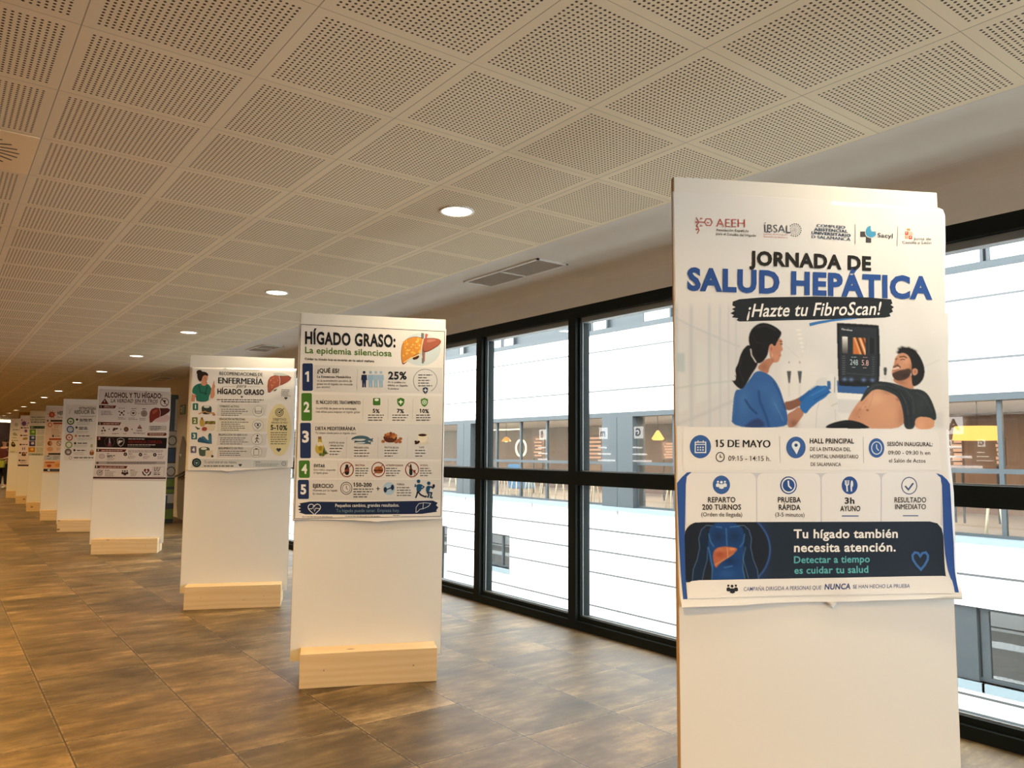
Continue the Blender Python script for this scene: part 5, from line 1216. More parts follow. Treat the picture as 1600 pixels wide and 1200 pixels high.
P.crop(440, 640, 5.926).block('third_row')
P.poly([(278, 118), (1484, 135), (1478, 462), (268, 448)], PALE, 1); badge(172, 122, 271, 450, NV, '3', 300, 104)
P.text('DIETA MEDITERRÁNEA', 313, 190, 685, 193, 32, DK, .026).text('Tu mejor aliada para un hígado sano', 313, 223, 690, 227, 17, '#4a4c52')
for x in (602, 893, 1165): P.stroke([(x, 250), (x - 4, 448)], 3, '#b9b9bb')
P.poly(smooth([(335, 262), (370, 262), (372, 300), (395, 335), (392, 390), (370, 410), (325, 405), (308, 370), (318, 325), (338, 300)]), '#b9a444', 3).poly([(338, 250), (368, 250), (368, 275), (338, 275)], '#8a6a48', 4).poly(smooth([(330, 300), (375, 300), (392, 340), (320, 340)]), '#d9d3b4', 4).poly(smooth([(345, 330), (372, 330), (375, 380), (340, 380)]), '#97822c', 4)
for a in range(5): P.stroke([(385, 405), (395 + 9 * a, 350 + 14 * a)], 7, '#44562a', 5 + a % 2)
for x, y in ((360, 415), (385, 418), (405, 402)): P.disc(x, y, 14, '#5e6a2c', 6, n=12)
P.text('ACEITE DE OLIVA', 437, 313, 583, 316, 15, '#3c3e44', .01).text('VIRGEN EXTRA', 447, 340, 575, 343, 15, '#3c3e44', .01).grey(445, 360, 570, 3, 27, 9, '#66686c')
for (x, y, q) in ((740, 268, 1.0), (745, 298, .78)):
    P.poly(smooth([(x - 105 * q, y + 8), (x - 60 * q, y - 22 * q), (x, y - 30 * q), (x + 60 * q, y - 18 * q), (x + 85 * q, y + 6), (x + 112 * q, y - 10), (x + 100 * q, y + 16), (x + 112 * q, y + 36 * q), (x + 78 * q, y + 18), (x + 10, y + 28 * q), (x - 60 * q, y + 22 * q)]), '#4b6878', 3 + (q < 1)).poly(smooth([(x - 100 * q, y + 8), (x - 40 * q, y + 2), (x + 50 * q, y + 4), (x + 10, y + 24 * q), (x - 60 * q, y + 20 * q)]), '#c3cdd0', 5 + (q < 1)).disc(x - 82 * q, y - 2, 5, '#20262c', 7, n=8)
P.text('PESCADO AZUL', 672, 359, 808, 361, 16, '#3c3e44', .01).grey(672, 378, 815, 3, 26, 9, '#66686c')
P.poly(smooth([(940, 240), (1070, 240), (1068, 275), (1045, 305), (970, 305), (945, 275)]), '#5a2f20', 3)
for k, (x, y) in enumerate(((965, 238), (985, 228), (1010, 222), (1035, 230), (1055, 240), (985, 250), (1015, 248), (1040, 255), (1000, 236))): P.disc(x, y, 16, ['#9a5a34', '#b97a48', '#7c3f26'][k % 3], 4 + k % 2, n=10)
for x, y in ((1080, 285), (1100, 270), (1060, 300), (1095, 298), (940, 295)): P.disc(x, y, 18, '#a5673f', 5, 14, n=10)
P.text('FRUTOS SECOS', 952, 358, 1083, 361, 16, '#3c3e44', .01).grey(952, 378, 1086, 3, 26, 9, '#66686c')
P.disc(1310, 310, 62, '#d8cfbe', 3, 14).poly(smooth([(1258, 232), (1350, 232), (1350, 280), (1330, 305), (1280, 305), (1260, 280)]), '#e6dcc4', 4).disc(1304, 234, 46, '#cfc3a8', 5, 15).disc(1304, 236, 38, '#33201a', 6, 11).ring(1352, 262, 18, 7, '#e6dcc4', 5)
for x, y in ((1242, 296), (1258, 308), (1245, 312), (1268, 298)): P.disc(x, y, 13, '#3a2418', 5, 10, n=10)
P.text('CAFÉ', 1273, 357, 1318, 358, 16, '#3c3e44', .01).grey(1236, 378, 1356, 3, 26, 9, '#66686c')
P.block('fourth_row')
P.poly([(266, 466), (1478, 480), (1472, 640), (256, 636)], '#dad7d3', 1); badge(160, 470, 261, 632, GN, '4', 590, 86)
P.text('EVITAR', 300, 534, 402, 536, 30, DK, .026).text('Estos hábitos empeoran', 297, 565, 498, 567, 18, '#4a4c52').text('el hígado graso', 295, 593, 428, 595, 18, '#4a4c52').stroke([(524, 490), (520, 620)], 3, '#bdbab6')
for x in (605, 895, 1208): P.ring(x, 555, 60, 8, '#8d4034', 5, 66)
P.poly(smooth([(592, 508), (618, 508), (618, 530), (628, 550), (624, 605), (586, 605), (582, 550), (592, 530)]), '#2c2424', 3).rect(586, 555, 624, 572, '#8a3a30', 4).poly(smooth([(852, 560), (865, 530), (900, 522), (935, 535), (942, 560), (930, 590), (870, 592)]), '#a3623a', 3).poly([(852, 556), (940, 556), (936, 570), (856, 572)], '#5c3822', 4)
P.poly(smooth([(1188, 505), (1202, 505), (1204, 535), (1212, 555), (1212, 610), (1182, 610), (1182, 555), (1188, 535)]), '#20302c', 3).poly([(1215, 560), (1242, 560), (1236, 585), (1222, 585)], '#7a2f2c', 4).stroke([(1229, 585), (1229, 612)], 4, '#55504c', 4)
for x in (605, 895, 1208): P.stroke([(x - 44, 600), (x + 44, 510)] if x != 1208 else [(x - 44, 510), (x + 44, 600)], 7, '#8d4034', 6)
for s_, a, b in (('FRUCTOSA', 682, 771), ('ULTRAPROCESADOS', 965, 1125), ('ALCOHOL', 1281, 1357)): P.text(s_, a, 522, b, 524, 15, '#8a4436', .02).grey(a, 545, a + 135, 4, 22, 9, '#66686c')
P.block('fifth_row')
P.poly([(256, 648), (1472, 648), (1466, 838), (246, 836)], PALE, 1); badge(150, 650, 253, 828, NV, '5', 780, 88)
P.text('EJERCICIO', 291, 722, 480, 724, 35, DK, .026).text('Muévete por tu hígado', 290, 756, 517, 757, 18, '#3c3e44').text('Es medicina', 290, 787, 408, 788, 18, '#3c3e44')
P.ring(599, 728, 52, 6, '#4a4e56', 3, 56).ring(599, 728, 36, 4, '#4a4e56', 3, 39).stroke([(599, 706), (600, 730), (616, 742)], 5, '#4a4e56', 4)
P.text('150-200', 664, 712, 834, 714, 36, DK, .032).grey(664, 736, 850, 4, 24, 10, '#55575c').stroke([(876, 732), (909, 732)], 6, DK).stroke([(892, 714), (892, 750)], 6, DK, 4)
P.disc(994, 731, 56, '#a9c2d8', 2, 60).stroke([(970, 740), (1018, 722)], 11, '#20304c', 3)
for x, y in ((960, 742), (1026, 720)): P.disc(x, y, 15, '#20304c', 4, 26)
P.text('FUERZA', 1069, 699, 1138, 701, 16, '#3c3e44', .012).grey(1066, 722, 1208, 4, 24, 9, '#66686c')
RB = '#1f4f74'
P.disc(1268, 664, 17, RB, 4, n=14).poly(smooth([(1252, 690), (1295, 688), (1300, 720), (1285, 765), (1250, 765), (1248, 720)]), RB, 4).limbs([[(1290, 695), (1318, 715), (1296, 735)], [(1256, 700), (1234, 712), (1240, 690)]], 11, RB, 5).limbs([[(1262, 760), (1290, 790), (1268, 808), (1240, 818)][0:2] + [(1330, 808), (1342, 800)], [(1258, 760), (1252, 790), (1240, 818)]], 14, '#1b2436', 5)
P.disc(1362, 682, 17, RB, 4, n=14).poly(smooth([(1345, 705), (1378, 705), (1372, 745), (1358, 770), (1338, 765), (1336, 730)]), RB, 4).limbs([[(1375, 712), (1402, 726), (1410, 706)], [(1345, 765), (1390, 770), (1378, 812), (1398, 815)], [(1345, 765), (1366, 786), (1352, 815)]], 13, '#1c3a58', 5).disc(1408, 706, 12, '#1b2436', 6, 16)
P.block('bottom_banner')
P.poly([(165, 868), (260, 852), (700, 855), (1100, 848), (1400, 842), (1445, 862), (1430, 885), (1450, 905), (1430, 935), (1440, 945), (1300, 965), (700, 972), (220, 970), (160, 952), (180, 940), (152, 925), (178, 912), (148, 895), (178, 884)], '#1e2b4a', 2)
P.heart(303, 918, 58, '#dfe3ea', 4, 6).stroke([(252, 918), (284, 918), (294, 895), (305, 942), (316, 912), (354, 918)], 5, '#dfe3ea', 5)
P.text('Pequeños cambios, grandes resultados.', 497, 902, 1088, 898, 30, '#dcdfe2', .012).text('Tu hígado puede sanar. Empieza hoy.', 505, 950, 1092, 947, 30, '#6d8796', .0)
P.stroke([(1243, 950), (1245, 905), (1270, 870), (1320, 862), (1380, 868), (1360, 895), (1310, 918), (1280, 922), (1255, 948)], 5, '#c9ced6', 4, True).stroke([(1312, 864), (1308, 918)], 5, '#c9ced6', 5)
P.grey(190, 993, 480, 1, 10, 6, '#6a6c70', ragged=.05).grey(590, 986, 915, 1, 10, 6, '#6a6c70', ragged=.05).grey(1030, 979, 1095, 1, 10, 6, '#6a6c70', ragged=.05)
P.finish(0.024)

# ================================================================== third poster: nursing advice
def bend3(s, z):
    b = 0.0016 * math.sin(7 * s + 4 * z) + 0.0012 * math.sin(12 * z - 6 * s) + 0.0016
    b += 0.008 * max(0.0, (1.3 - z) / 0.1) ** 2 * (0.3 + 0.7 * abs(math.sin(4 * s)))
    b += 0.010 * max(0.0, (s - 0.62) / 0.25) ** 2 * (0.5 + 0.5 * math.sin(7 * z + 1))
    return b + 0.003 * math.exp(-((z - 1.85 - 0.5 * (s - 0.7)) / 0.05) ** 2) * max(0, s - 0.5) * 2.5
P = Poster('P3', 'nursing advice poster with a drawn nurse in green scrubs on the third panel', bend3)
P.crop(260, 540, 5.4545).paper([(204, 185), (500, 190), (800, 194), (1110, 198), (1100, 500), (1090, 800), (1078, 1040), (900, 1048), (650, 1062), (560, 1068), (520, 1080), (490, 1066), (300, 1062), (166, 1064), (180, 700), (195, 350)], '#e2dedb')
P.block('heading')
P.text('RECOMENDACIONES DE', 453, 250, 820, 261, 28, '#26323a', .02).text('ENFERMERÍA', 443, 321, 826, 332, 50, '#22303a', .034).text('para', 596, 355, 680, 358, 30, '#3a3e42', .0, .3).text('HÍGADO GRASO', 435, 411, 833, 419, 44, '#22262c', .034).heart(643, 437, 11, '#55585c')
P.stroke([(480, 348), (585, 350)], 2.5, '#8a8c90').stroke([(690, 350), (800, 352)], 2.5, '#8a8c90').grey(430, 460, 845, 1, 12, 7, '#5a5c60', .008, ragged=.05).grey(468, 478, 800, 1, 12, 7, '#5a5c60', .008, ragged=.05).grey(540, 208, 800, 1, 10, 5, '#b9b4b0', ragged=.05)
P.block('nurse_drawing')
SK = '#c98f74'
P.poly(smooth([(300, 300), (345, 300), (350, 335), (300, 335)]), '#b57c62', 2).poly(smooth([(215, 405), (230, 345), (285, 318), (320, 335), (352, 322), (385, 360), (384, 400), (365, 425), (360, 480), (250, 478), (258, 420)]), '#2c7263', 3).poly(smooth([(285, 318), (320, 350), (352, 322), (335, 318)]), SK, 4)
P.poly([(218, 412), (258, 424), (246, 445), (240, 478), (212, 476)], SK, 4).poly(smooth([(372, 430), (382, 370), (392, 345), (405, 300), (412, 302), (408, 330), (420, 345), (408, 372), (416, 420), (400, 452), (376, 448)]), SK, 4)
P.poly(smooth([(290, 240), (350, 240), (355, 275), (345, 305), (322, 322), (300, 312), (288, 280)]), SK, 3).poly(smooth([(262, 240), (285, 222), (335, 222), (358, 245), (356, 262), (330, 250), (308, 262), (300, 300), (285, 305), (268, 285)]), '#2f2422', 4).disc(282, 228, 25, '#2f2422', 4, 20)
P.stroke([(276, 335), (290, 400), (335, 405), (348, 350)], 6, '#22403e', 5).disc(336, 410, 8, '#22403e', 6, n=10).disc(330, 278, 4, '#2c2220', 5, n=8).stroke([(332, 296), (344, 294)], 4, '#8a3a34', 5).stroke([(250, 424), (262, 475)], 4, '#1e5a4e', 5)
P.block('liver_picture')
P.poly(smooth([(905, 235), (980, 230), (1062, 262), (1055, 285), (990, 262), (920, 255)]), '#b9c3c0', 1).liver(865, 254, 1062, 398, '#a8604c', '#965242', 3, '#7e3226')
rg = random.Random(8)
for k in range(12): P.disc(885 + rg.random() * 65, 285 + rg.random() * 75 - k * 1.5, 5, '#d08a5a', 4, n=8)
P.poly(smooth([(905, 385), (930, 372), (948, 366), (930, 390)]), '#5c6a3a', 4).grey(980, 375, 1062, 5, 13, 5, '#77797c', .05).heart(1019, 449, 14, '#4a4d50')
P.block('steps')
for (x0, y0, x1, y1, c_, t_, by) in ((225, 492, 272, 550, '#2f6d63', '1', 537), (219, 611, 267, 670, '#6d7a45', '2', 657), (212, 741, 262, 800, '#356a76', '3', 787), (206, 857, 256, 915, '#6a6484', '4', 903)):
    P.rrect(x0, y0, x1, y1, 6, c_, 2).text(t_, (x0 + x1) / 2 - (11 if t_ != '1' else 4), by, (x0 + x1) / 2 + (11 if t_ != '1' else 4), by, 34, '#e6e8e4', .028)
for y0, y1, c_ in ((494, 598, '#d6d3cd'), (612, 735, '#dcd6c6'), (745, 850, '#d5d1cf'), (862, 955, '#d2cecb')): P.poly([(440, y0), (860, y0 + 8), (846, y1), (428, y1)], c_, 1)
P.poly(smooth([(300, 510), (385, 508), (388, 570), (360, 588), (310, 585), (302, 560)]), '#3c4a4a', 2).disc(344, 520, 26, '#c8d0ce', 3, 12).stroke([(275, 583), (330, 560), (350, 572), (410, 575)], 10, '#b88f5c', 4).disc(405, 588, 14, '#b98a68', 4, 10)
P.poly(smooth([(285, 625), (318, 625), (325, 660), (330, 690), (285, 690)]), '#b59a4c', 2).poly([(295, 612), (312, 612), (312, 632), (295, 632)], '#8a6c48', 3).poly(smooth([(330, 672), (420, 672), (412, 715), (385, 725), (345, 718)]), '#dccfb8', 3).disc(325, 710, 22, '#9a4634', 4, 17)
for k in range(14): P.disc(338 + (k % 7) * 12, 662 - (k // 7) * 11, 9, ['#8a3c30', '#7c8a40', '#b05a3c', '#5c6c34'][k % 4], 4 + k % 2, n=9)
for k in range(4): P.stroke([(285, 712 - 3 * k), (245 + 6 * k, 690 + 9 * k)], 6, '#45522c', 4 + k % 2)
P.poly(smooth([(265, 800), (285, 778), (300, 785), (330, 815), (370, 830), (368, 842), (300, 836), (266, 822)]), '#2f5878', 3).poly(smooth([(290, 780), (318, 768), (345, 800), (378, 820), (378, 832), (330, 820)]), '#3f6e92', 2).poly([(264, 822), (368, 838), (366, 846), (264, 830)], '#dfe2e2', 4).poly([(355, 760), (386, 760), (388, 838), (362, 836)], '#3f7288', 2).rect(362, 748, 382, 762, '#2c4c5c', 3)
P.poly(smooth([(275, 865), (365, 862), (372, 900), (350, 940), (285, 945), (276, 910)]), '#4a5c54', 2).disc(320, 878, 26, '#d3d6cf', 3, 11).poly([(335, 893), (398, 893), (396, 950), (332, 950)], '#d8cdb8', 3).disc(392, 943, 11, '#4c5450', 4)
for s_, x0, y0, x1, y1, gy, n_ in (('CRIBADO ACTIVO', 455, 525, 620, 528, 543, 4), ('EDUCACIÓN NUTRICIONAL', 455, 634, 674, 637, 652, 5), ('PROMOCIÓN DE EJERCICIO', 446, 769, 690, 770, 787, 4), ('SEGUIMIENTO DE PESO', 443, 883, 655, 884, 900, 3)): P.text(s_, x0, y0, x1, y1, 17, '#33363a', .012).grey(x0 + 12, gy, x0 + 255, n_, 17, 6, '#6f7174', .005)
for x, y in ((784, 560), (780, 680), (772, 798), (766, 906)): P.disc(x, y, 47, '#dfdbd5', 2).ring(x, y, 46, 3, '#9a9a98', 3)
P.stroke([(756, 535), (756, 572), (784, 578), (812, 572), (812, 535)], 4, '#55585a', 4).stroke([(758, 560), (810, 560)], 4, '#55585a', 5).heart(778, 680, 26, '#3c4044', 4, 5).disc(780, 678, 9, '#3c4044', 4)
P.disc(776, 768, 8, '#34383c', 4, n=10).limbs([[(774, 782), (770, 806), (756, 828)], [(770, 806), (786, 826)], [(774, 784), (790, 798)], [(772, 784), (758, 798)]], 6, '#34383c', 4).stroke([(745, 884), (788, 884), (786, 934), (744, 934)], 4, '#6a6c6c', 4, True).rect(757, 876, 776, 886, '#34383c', 5)
P.block('target_card').disc(962, 718, 104, '#e2d4a6', 2, 222, 40).target(963, 570, 33, '#3c3e3c')
P.text('OBJETIVO', 908, 638, 1022, 640, 20, '#3c3e40', .01).text('PÉRDIDA DE PESO', 895, 664, 1034, 664, 14, '#3c3e40', .01).text('5-10%', 888, 717, 1030, 721, 42, '#26282a', .03).grey(888, 742, 1030, 6, 19, 7, '#6a685c', ragged=.2).heart(957, 888, 20, '#3c4240')
P.block('footer_line').poly([(218, 964), (735, 972), (733, 1042), (210, 1040)], '#c6c8c8', 2).poly([(738, 976), (1036, 978), (1032, 1036), (734, 1040)], '#bcc0c0', 2).disc(258, 998, 39, '#1f3038', 3).ring(258, 998, 22, 3, '#8fa8b0', 4).heart(258, 1000, 11, '#8fa8b0', 5)
P.text('Tu salud está en tus manos,', 322, 1002, 600, 1004, 22, '#4a4c50', .0, .25, layer=4).grey(320, 1026, 590, 1, 10, 9, '#5a5c60', ragged=.05, layer=4).heart(630, 1018, 14, '#3c4044', 4).grey(760, 992, 825, 1, 10, 6, '#6f7174', layer=4).grey(760, 1010, 960, 2, 14, 5, '#7f8184', layer=4).ring(1001, 1006, 17, 4, '#5a5c60', 4).disc(1001, 1006, 4, '#5a5c60', 4)
P.finish(0.03)

# ================================================================== fourth poster: alcohol
P = Poster('P4', 'grey and maroon alcohol poster on the fourth panel')
MR, BK = '#5a2420', '#2a1c1c'
P.crop(130, 590, 7.056).paper([(180, 124), (968, 158), (960, 400), (925, 900), (918, 1142), (110, 1130), (140, 800)], '#c9bfbd')
P.block('heading').text('ALCOHOL Y TU HÍGADO:', 234, 217, 872, 229, 56, '#3f1d1c', .034).text('LA VERDAD SIN FILTROS', 304, 273, 824, 280, 38, '#331c1e', .016, .2)
P.stroke([(565, 288), (680, 294), (815, 290)], 6, MR).poly([(240, 228), (282, 294), (192, 290)], MR, 3).stroke([(236, 250), (236, 272)], 8, '#d0c4c0', 4).ring(897, 272, 44, 7, BK, 3).stroke([(868, 240), (926, 304)], 7, BK, 4).poly([(880, 250), (915, 250), (900, 278), (900, 294), (893, 294), (893, 278)], BK, 3)
def tagbar(x0, y0, x1, y1, t, tx):
    P.poly([(x0, y0), (x1, y0 + 6), (x1 - 18, y1), (x0 - 3, y1 - 3)], MR, 2).poly([(x0, y0), (x0 + 38, y0 + 1), (x0 + 36, y1 - 2), (x0 - 3, y1 - 3)], BK, 3)
    P.text(t, x0 + (12 if t != '1' else 16), y1 - 10, x0 + (26 if t != '1' else 21), y1 - 10, 20, '#d8ccc8', .03)
    if tx: P.text(tx, x0 + 55, y1 - 9, x0 + 155, y1 - 7, 18, '#d0b8b2', .01)
    else: P.grey(x0 + 55, (y0 + y1) / 2 + 2, x1 - 25, 1, 10, 10, '#b99a94', ragged=.05)
P.block('first_section'); tagbar(178, 303, 365, 340, '1', 'IMPACTO')
P.grey(198, 372, 335, 3, 18, 7, '#55484a').grey(390, 338, 465, 1, 8, 6, '#4a3c3e').grey(530, 342, 590, 1, 8, 6, '#4a3c3e').grey(650, 345, 705, 1, 8, 9, '#4a3c3e')
for dx, dy in ((0, 0), (-28, -14), (20, 22), (26, -18), (-18, 24)): P.disc(425 + dx, 388 + dy, 11 if dx == 0 else 8, BK, 4, n=10).stroke([(425, 388), (425 + dx + .1, 388 + dy + .1)], 4, BK, 3)
P.ring(552, 392, 30, 4, BK).heart(552, 392, 16, MR).disc(672, 396, 36, '#7d6a64', 3, n=20).ring(672, 396, 22, 5, '#9c8a82', 4).stroke([(488, 390), (504, 390)], 5, BK).stroke([(606, 394), (622, 394)], 5, BK).grey(385, 440, 480, 2, 16, 6, '#6a5c5c').grey(500, 446, 600, 2, 16, 6, '#6a5c5c').grey(620, 450, 725, 2, 16, 6, '#6a5c5c')
P.block('liver_picture').poly(smooth([(750, 470), (800, 430), (880, 400), (960, 420), (950, 480), (850, 500)]), '#c0a4a4', 1).liver(733, 332, 955, 494, '#7a2f26', '#4a2320', 3, '#3a1816')
P.poly(smooth([(760, 370), (800, 350), (830, 352), (800, 390), (765, 410)]), '#9a4a3a', 4)
P.block('second_section'); tagbar(166, 488, 420, 526, '2', '')
for dx, dy in ((0, -18), (18, 12), (-14, 14)): P.disc(222 + dx, 572 + dy, 10, BK, 4, n=10)
P.stroke([(222, 552), (236, 584), (208, 588)], 4, BK, 3).liver(326, 552, 388, 592, '#3a2422', '#2c1c1c', 3).disc(474, 570, 27, '#5a3a30', 3, n=18).disc(474, 570, 12, '#7c5a48', 4, n=12).poly([(622, 518), (650, 564), (596, 562)], MR, 3).stroke([(622, 534), (622, 552)], 5, '#d0c4c0', 4)
for x in (286, 415, 538): P.stroke([(x - 9, 570), (x + 9, 570)], 5, BK).stroke([(x, 561), (x, 579)], 5, BK, 4)
P.grey(200, 615, 245, 1, 8, 6, '#4a3c3e').grey(318, 618, 398, 1, 8, 6, '#4a3c3e').grey(440, 620, 500, 1, 8, 6, '#4a3c3e').text('DAÑO', 588, 593, 652, 594, 18, '#33201f', .02).text('MULTIPLICADO', 554, 621, 682, 624, 18, '#33201f', .02)
P.block('note_boxes').rrect(724, 530, 920, 584, 10, '#a9a29c', 2).grey(742, 541, 890, 3, 18, 7, '#4c4644', layer=3).rrect(706, 608, 920, 642, 16, '#5c2a22', 2).grey(730, 618, 895, 2, 14, 6, '#c2a49a', layer=3, ragged=.1)
P.block('abstinence_bar').poly([(150, 648), (924, 664), (916, 782), (150, 768)], '#191214', 2).poly([(155, 648), (200, 650), (198, 690), (153, 688)], MR, 3)
P.text('3', 168, 682, 184, 682, 24, '#d8ccc8', .02, layer=4).ring(290, 708, 54, 4, '#6c4046', 3).poly([(284, 668), (296, 668), (298, 700), (306, 730), (280, 730), (284, 700)], '#9a8a90', 4).disc(290, 738, 18, '#7a3c50', 5).shield(414, 712, 46, '#b9aeac', 3, 5).liver(386, 690, 440, 732, '#c8beba', '#a59a96', 3)
P.grey(498, 676, 680, 1, 8, 9, '#b0a4a2', .012, layer=3, ragged=.05).text('ABSTINENCIA COMPLETA', 496, 724, 870, 727, 32, '#7c2426', .02).grey(490, 742, 800, 1, 8, 8, '#b0a4a2', layer=3, ragged=.05).grey(490, 760, 745, 1, 8, 6, '#6c6260', layer=3, ragged=.05)
P.block('fourth_section'); tagbar(146, 786, 478, 820, '4', '')
P.grey(495, 806, 890, 2, 14, 8, '#8a8280', ragged=.05).poly(smooth([(170, 885), (175, 850), (205, 838), (238, 850), (240, 885), (205, 895)]), '#b5aaa8', 2).ring(205, 868, 30, 3, '#6a5c5c', 3, 24).grey(262, 838, 320, 1, 8, 7, '#4a3c3e').grey(262, 860, 380, 2, 14, 12, '#6a5c5c').grey(262, 892, 355, 2, 14, 6, '#8a7e7c')
for x, y in ((465, 845), (632, 849), (790, 851)): P.disc(x, y, 20, '#2e2022', 3).disc(x, y, 7, '#a89a98', 4).grey(x + 35, y - 4, x + 85, 1, 8, 7, '#4a3c3e').grey(x + 28, y + 18, x + 120, 3, 13, 6, '#8a7e7c')
P.rrect(136, 924, 906, 956, 8, '#98908e', 2).rect(146, 930, 170, 950, '#4a4244', 3).grey(260, 934, 830, 2, 13, 7, '#5c5456', ragged=.2, layer=3)
P.block('fifth_section'); tagbar(130, 968, 492, 1002, '5', '')
P.target(182, 1048, 32, '#3c2c2c').grey(238, 1022, 300, 1, 8, 8, '#4a3c3e').grey(238, 1040, 360, 4, 14, 6, '#7a6e6c').people(460, 1052, 40, '#3a2626').grey(520, 1022, 600, 1, 8, 8, '#4a3c3e').grey(520, 1040, 605, 4, 14, 6, '#7a6e6c')
P.heart(700, 1030, 32, MR).stroke([(700, 1018), (700, 1044)], 8, '#d8ccc8', 4).stroke([(687, 1031), (713, 1031)], 8, '#d8ccc8', 5).stroke([(655, 1035), (662, 1062), (690, 1080)], 14, BK, 4).stroke([(745, 1035), (738, 1062), (712, 1080)], 14, BK, 4)
P.stroke([(765, 980), (896, 982), (888, 1090), (762, 1088)], 3, '#8a7e7c', 3, True).grey(778, 995, 880, 3, 17, 9, '#4a2c2c').grey(776, 1052, 872, 2, 17, 9, '#4a2c2c')
P.poly([(110, 1094), (912, 1100), (910, 1117), (108, 1113)], '#3f1f1e', 2)
P.finish()

# ================================================================== the posters farther off
P = Poster('P5', 'pale poster with a column of coloured round icons on the fifth panel')
P.crop(60, 610, 9.23).paper([(398, 205), (1195, 222), (1130, 1025), (368, 1010)], '#d9d3cd')
P.block('heading').text('ESTRATEGIAS', 590, 275, 828, 278, 36, '#26282c', .02).text('REDUCIR EL', 522, 338, 812, 332, 50, '#26282c', .024).grey(600, 375, 835, 1, 9, 6, '#77726c', ragged=.03)
P.block('emblem').stroke([(430, 260), (450, 300), (440, 335)], 6, '#a9a49c').stroke([(485, 250), (458, 300), (446, 335)], 6, '#a9a49c', 4)
P.block('icon_column')
for i, (x, y, c_) in enumerate(((465, 445, '#3f5f2c'), (460, 562, '#2f5a8c'), (446, 678, '#9c3c2a'), (440, 785, '#6f8a34'), (430, 888, '#5a4a4c'))):
    P.disc(x, y, 54 - i, c_, 2, 52 - i).disc(x, y, 36, '#d5d2c4' if i != 4 else '#8a7c7c', 3, 34)
    P.disc([558, 550, 540, 530, 520][i], [420, 535, 655, 762, 862][i], 17, '#3a3230' if i != 2 else '#c06a38', 3)
    P.grey([595, 585, 580, 565, 555][i], [418, 535, 657, 762, 866][i], [790, 725, 750, 728, 690][i], 2 if i < 2 else 1, 22, 14, '#3c3836', ragged=.1)
    P.grey([555, 545, 570, 515, 512][i], [468, 590, 690, 790, 900][i], [760, 735, 785, 710, 660][i], 2, 22, 6, '#8d8781', ragged=.1)
P.people(465, 450, 20, '#3f5f2c').ring(460, 562, 18, 6, '#2f5a8c', 4).stroke([(490, 588), (506, 604)], 14, '#2f5a8c', 4).heart(446, 680, 16, '#c06048', 4).people(432, 892, 22, '#d5cfcb')
P.poly(smooth([(735, 935), (740, 880), (770, 848), (798, 865), (805, 935)]), '#8c5634', 3).disc(772, 872, 20, '#c99a78', 4).poly(smooth([(750, 825), (752, 775), (785, 770), (785, 825)]), '#a9a468', 2).ring(462, 972, 20, 5, '#6a645e', 3).grey(510, 970, 800, 1, 9, 14, '#3c3836', ragged=.02)
P.finish()
P = Poster('P6', 'salmon coloured poster with a red sun emblem on the sixth panel')
P.crop(60, 610, 9.23).paper([(118, 238), (845, 250), (775, 1205), (66, 1188)], '#dcbfa4')
P.block('print').poly([(118, 238), (500, 244), (495, 420), (108, 415)], '#d8d0c8', 1).disc(195, 350, 42, '#a8432a', 3).disc(195, 350, 24, '#c87a50', 4)
for k in range(8):
    a = math.pi * k / 4 + .2; P.stroke([(195 + 46 * math.cos(a), 350 + 46 * math.sin(a)), (195 + 64 * math.cos(a), 350 + 64 * math.sin(a))], 8, '#b45a38')
P.text('HEP', 276, 352, 362, 355, 55, '#2c2826', .03).stroke([(270, 400), (285, 372), (300, 398), (320, 378), (335, 398), (362, 380)], 5, '#3c3836')
P.rect(176, 425, 400, 452, '#3c3634', 2).rect(125, 425, 145, 450, '#3c3634', 2).rect(215, 464, 400, 488, '#9c4030', 2).ring(168, 497, 27, 11, '#b4583a', 3).grey(225, 505, 345, 2, 24, 8, '#a8765a').grey(190, 560, 345, 4, 25, 7, '#9a7c64')
P.disc(212, 658, 15, '#2c4048', 3).grey(240, 660, 342, 1, 9, 9, '#4c5456').rect(155, 690, 332, 718, '#a85434', 2).disc(165, 764, 34, '#7c4428', 3).disc(180, 764, 22, '#b9885c', 4).ring(297, 764, 32, 8, '#5a3428', 3).stroke([(275, 742), (320, 788)], 8, '#5a3428', 4).disc(167, 848, 45, '#cf9a74', 3, 34).grey(262, 830, 325, 3, 14, 6, '#a8765a')
P.block('dark_bar').rect(143, 903, 322, 930, '#34342f', 2).poly([(88, 936), (332, 936), (325, 1008), (84, 1004)], '#b4b4b6', 2).stroke([(125, 950), (160, 945)], 12, '#34383c', 3).stroke([(120, 985), (160, 992), (185, 970)], 6, '#55606a', 4).grey(215, 950, 318, 4, 14, 6, '#6a7074')
P.poly([(86, 1022), (330, 1022), (326, 1118), (80, 1114)], '#d9a06c', 2).rect(100, 1030, 235, 1048, '#a8603c', 3).poly(smooth([(118, 1070), (190, 1066), (185, 1100), (150, 1112), (125, 1100)]), '#a84428', 4).poly(smooth([(240, 1060), (322, 1050), (322, 1104), (245, 1100)]), '#c98a50', 3).poly([(74, 1130), (420, 1134), (418, 1172), (72, 1168)], '#1f242c', 3).disc(150, 1150, 20, '#c8ccd4', 4, 13).grey(190, 1150, 310, 1, 9, 8, '#7c8490', layer=4)
P.finish()
P = Poster('P7', 'poster with a column of coloured square pictures on the seventh panel')
P.crop(0, 600, 12).paper([(562, 505), (1420, 520), (1390, 1340), (532, 1330)], '#d6d2bf')
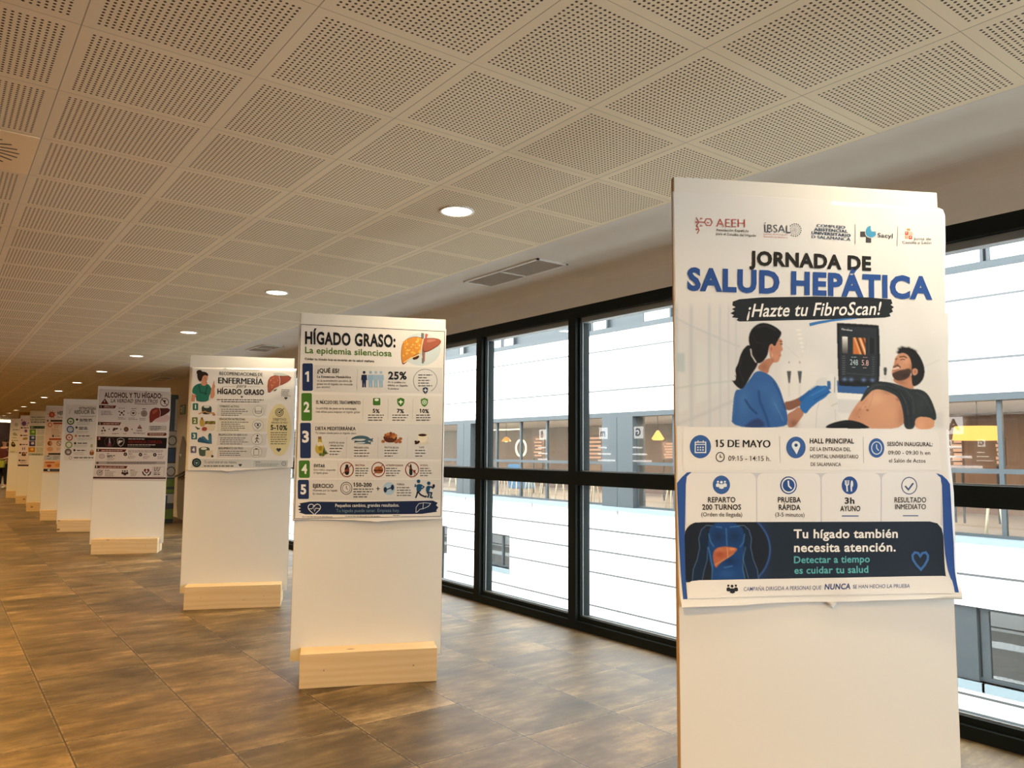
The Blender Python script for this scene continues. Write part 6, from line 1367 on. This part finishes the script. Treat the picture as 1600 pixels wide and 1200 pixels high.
P.block('print').text('TRATAMIENTO', 578, 638, 862, 638, 28, '#26282c', .024).text('DE SÍNTOMAS', 578, 685, 862, 685, 28, '#26282c', .024).grey(580, 715, 855, 1, 9, 17, '#34363a', ragged=.02).grey(580, 750, 860, 1, 9, 6, '#8a8a80', ragged=.02)
P.block('green_bar').rect(562, 785, 870, 840, '#4c5a4a', 2).disc(600, 812, 20, '#8a9a88', 3).grey(650, 812, 845, 1, 9, 16, '#2a322a', layer=3)
for (x0, y0, x1, y1, c_, d_) in ((556, 850, 672, 958, '#5c8a3a', '#b4c874'), (552, 968, 667, 1062, '#2f4472', '#a9b8d4'), (546, 1070, 662, 1168, '#4a3f70', '#c8c4d8'), (530, 1186, 656, 1278, '#c07a30', '#e4be80')):
    P.block('picture_square').rect(x0, y0, x1, y1, c_, 2).disc((x0 + x1) / 2 + 8, (y0 + y1) / 2 - 8, 30, d_, 3, 24).grey(x1 + 22, y0 + 15, x1 + 185, 4, 24, 8, '#6c6a62', ragged=.15)
P.block('grey_bar').poly([(535, 1296), (900, 1300), (896, 1345), (532, 1340)], '#a4a69c', 2).grey(600, 1320, 800, 1, 9, 12, '#5c6058', layer=3); P.finish()
P = Poster('P8', 'pink poster with purple virus drawings on the eighth panel')
P.crop(0, 600, 12).paper([(374, 640), (1150, 655), (1130, 1560), (326, 1545)], '#e0cdc9')
P.block('print')
for x, y, r in ((450, 742, 42), (485, 880, 26), (410, 676, 12), (530, 732, 12), (510, 772, 9)):
    P.block('virus_drawing').disc(x, y, r, '#6a4a70', 3)
    for k in range(8):
        a = math.pi * k / 4; P.stroke([(x + r * .9 * math.cos(a), y + r * .9 * math.sin(a)), (x + r * 1.35 * math.cos(a), y + r * 1.35 * math.sin(a))], r * .25, '#6a4a70', 4)
for x, y in ((408, 822), (400, 965), (388, 1135), (376, 1290), (366, 1432)): P.block('row_tag').disc(x, y, 22, '#33282c', 3, 15).grey(x + 32, y, x + 135, 1, 9, 17, '#4a3c40', ragged=.05)
P.block('row_drawing').poly(smooth([(412, 1050), (440, 1000), (520, 1000), (518, 1046)]), '#9a8440', 3).person(425, 1180, 1240, '#4c4452').person(462, 1180, 1240, '#4c4452').poly(smooth([(395, 1350), (420, 1290), (450, 1270), (490, 1320), (488, 1352)]), '#4a3430', 3).disc(450, 1308, 14, '#c4967c', 4).ring(405, 1468, 22, 6, '#6c6870', 3, 16).grey(440, 1462, 500, 3, 14, 6, '#8c8488').block('dark_bar').poly([(336, 1510), (760, 1516), (756, 1544), (332, 1538)], '#2c2630', 3); P.finish()
P = Poster('P9', 'cream poster with faint drawings on the farthest panel')
P.crop(0, 600, 12).paper([(228, 665), (900, 675), (890, 1310), (175, 1290)], '#dcd3bd')
P.block('print').disc(305, 762, 26, '#b4a894', 3).ring(305, 762, 32, 6, '#8c8070', 4)
for x, y in ((255, 858), (232, 1060)): P.disc(x, y, 10, '#3c342c', 3).grey(x + 25, y, x + 110, 1, 9, 12, '#6a6050', ragged=.05)
P.poly(smooth([(235, 965), (250, 900), (320, 930), (330, 975)]), '#a49a86', 3).grey(232, 1000, 340, 2, 12, 7, '#7c7262').poly(smooth([(205, 1160), (215, 1100), (245, 1072), (275, 1110), (300, 1165), (250, 1185)]), '#3c302a', 3).disc(246, 1122, 16, '#b48a6c', 4).grey(200, 1262, 330, 2, 14, 7, '#8a8070', layer=3); P.finish()
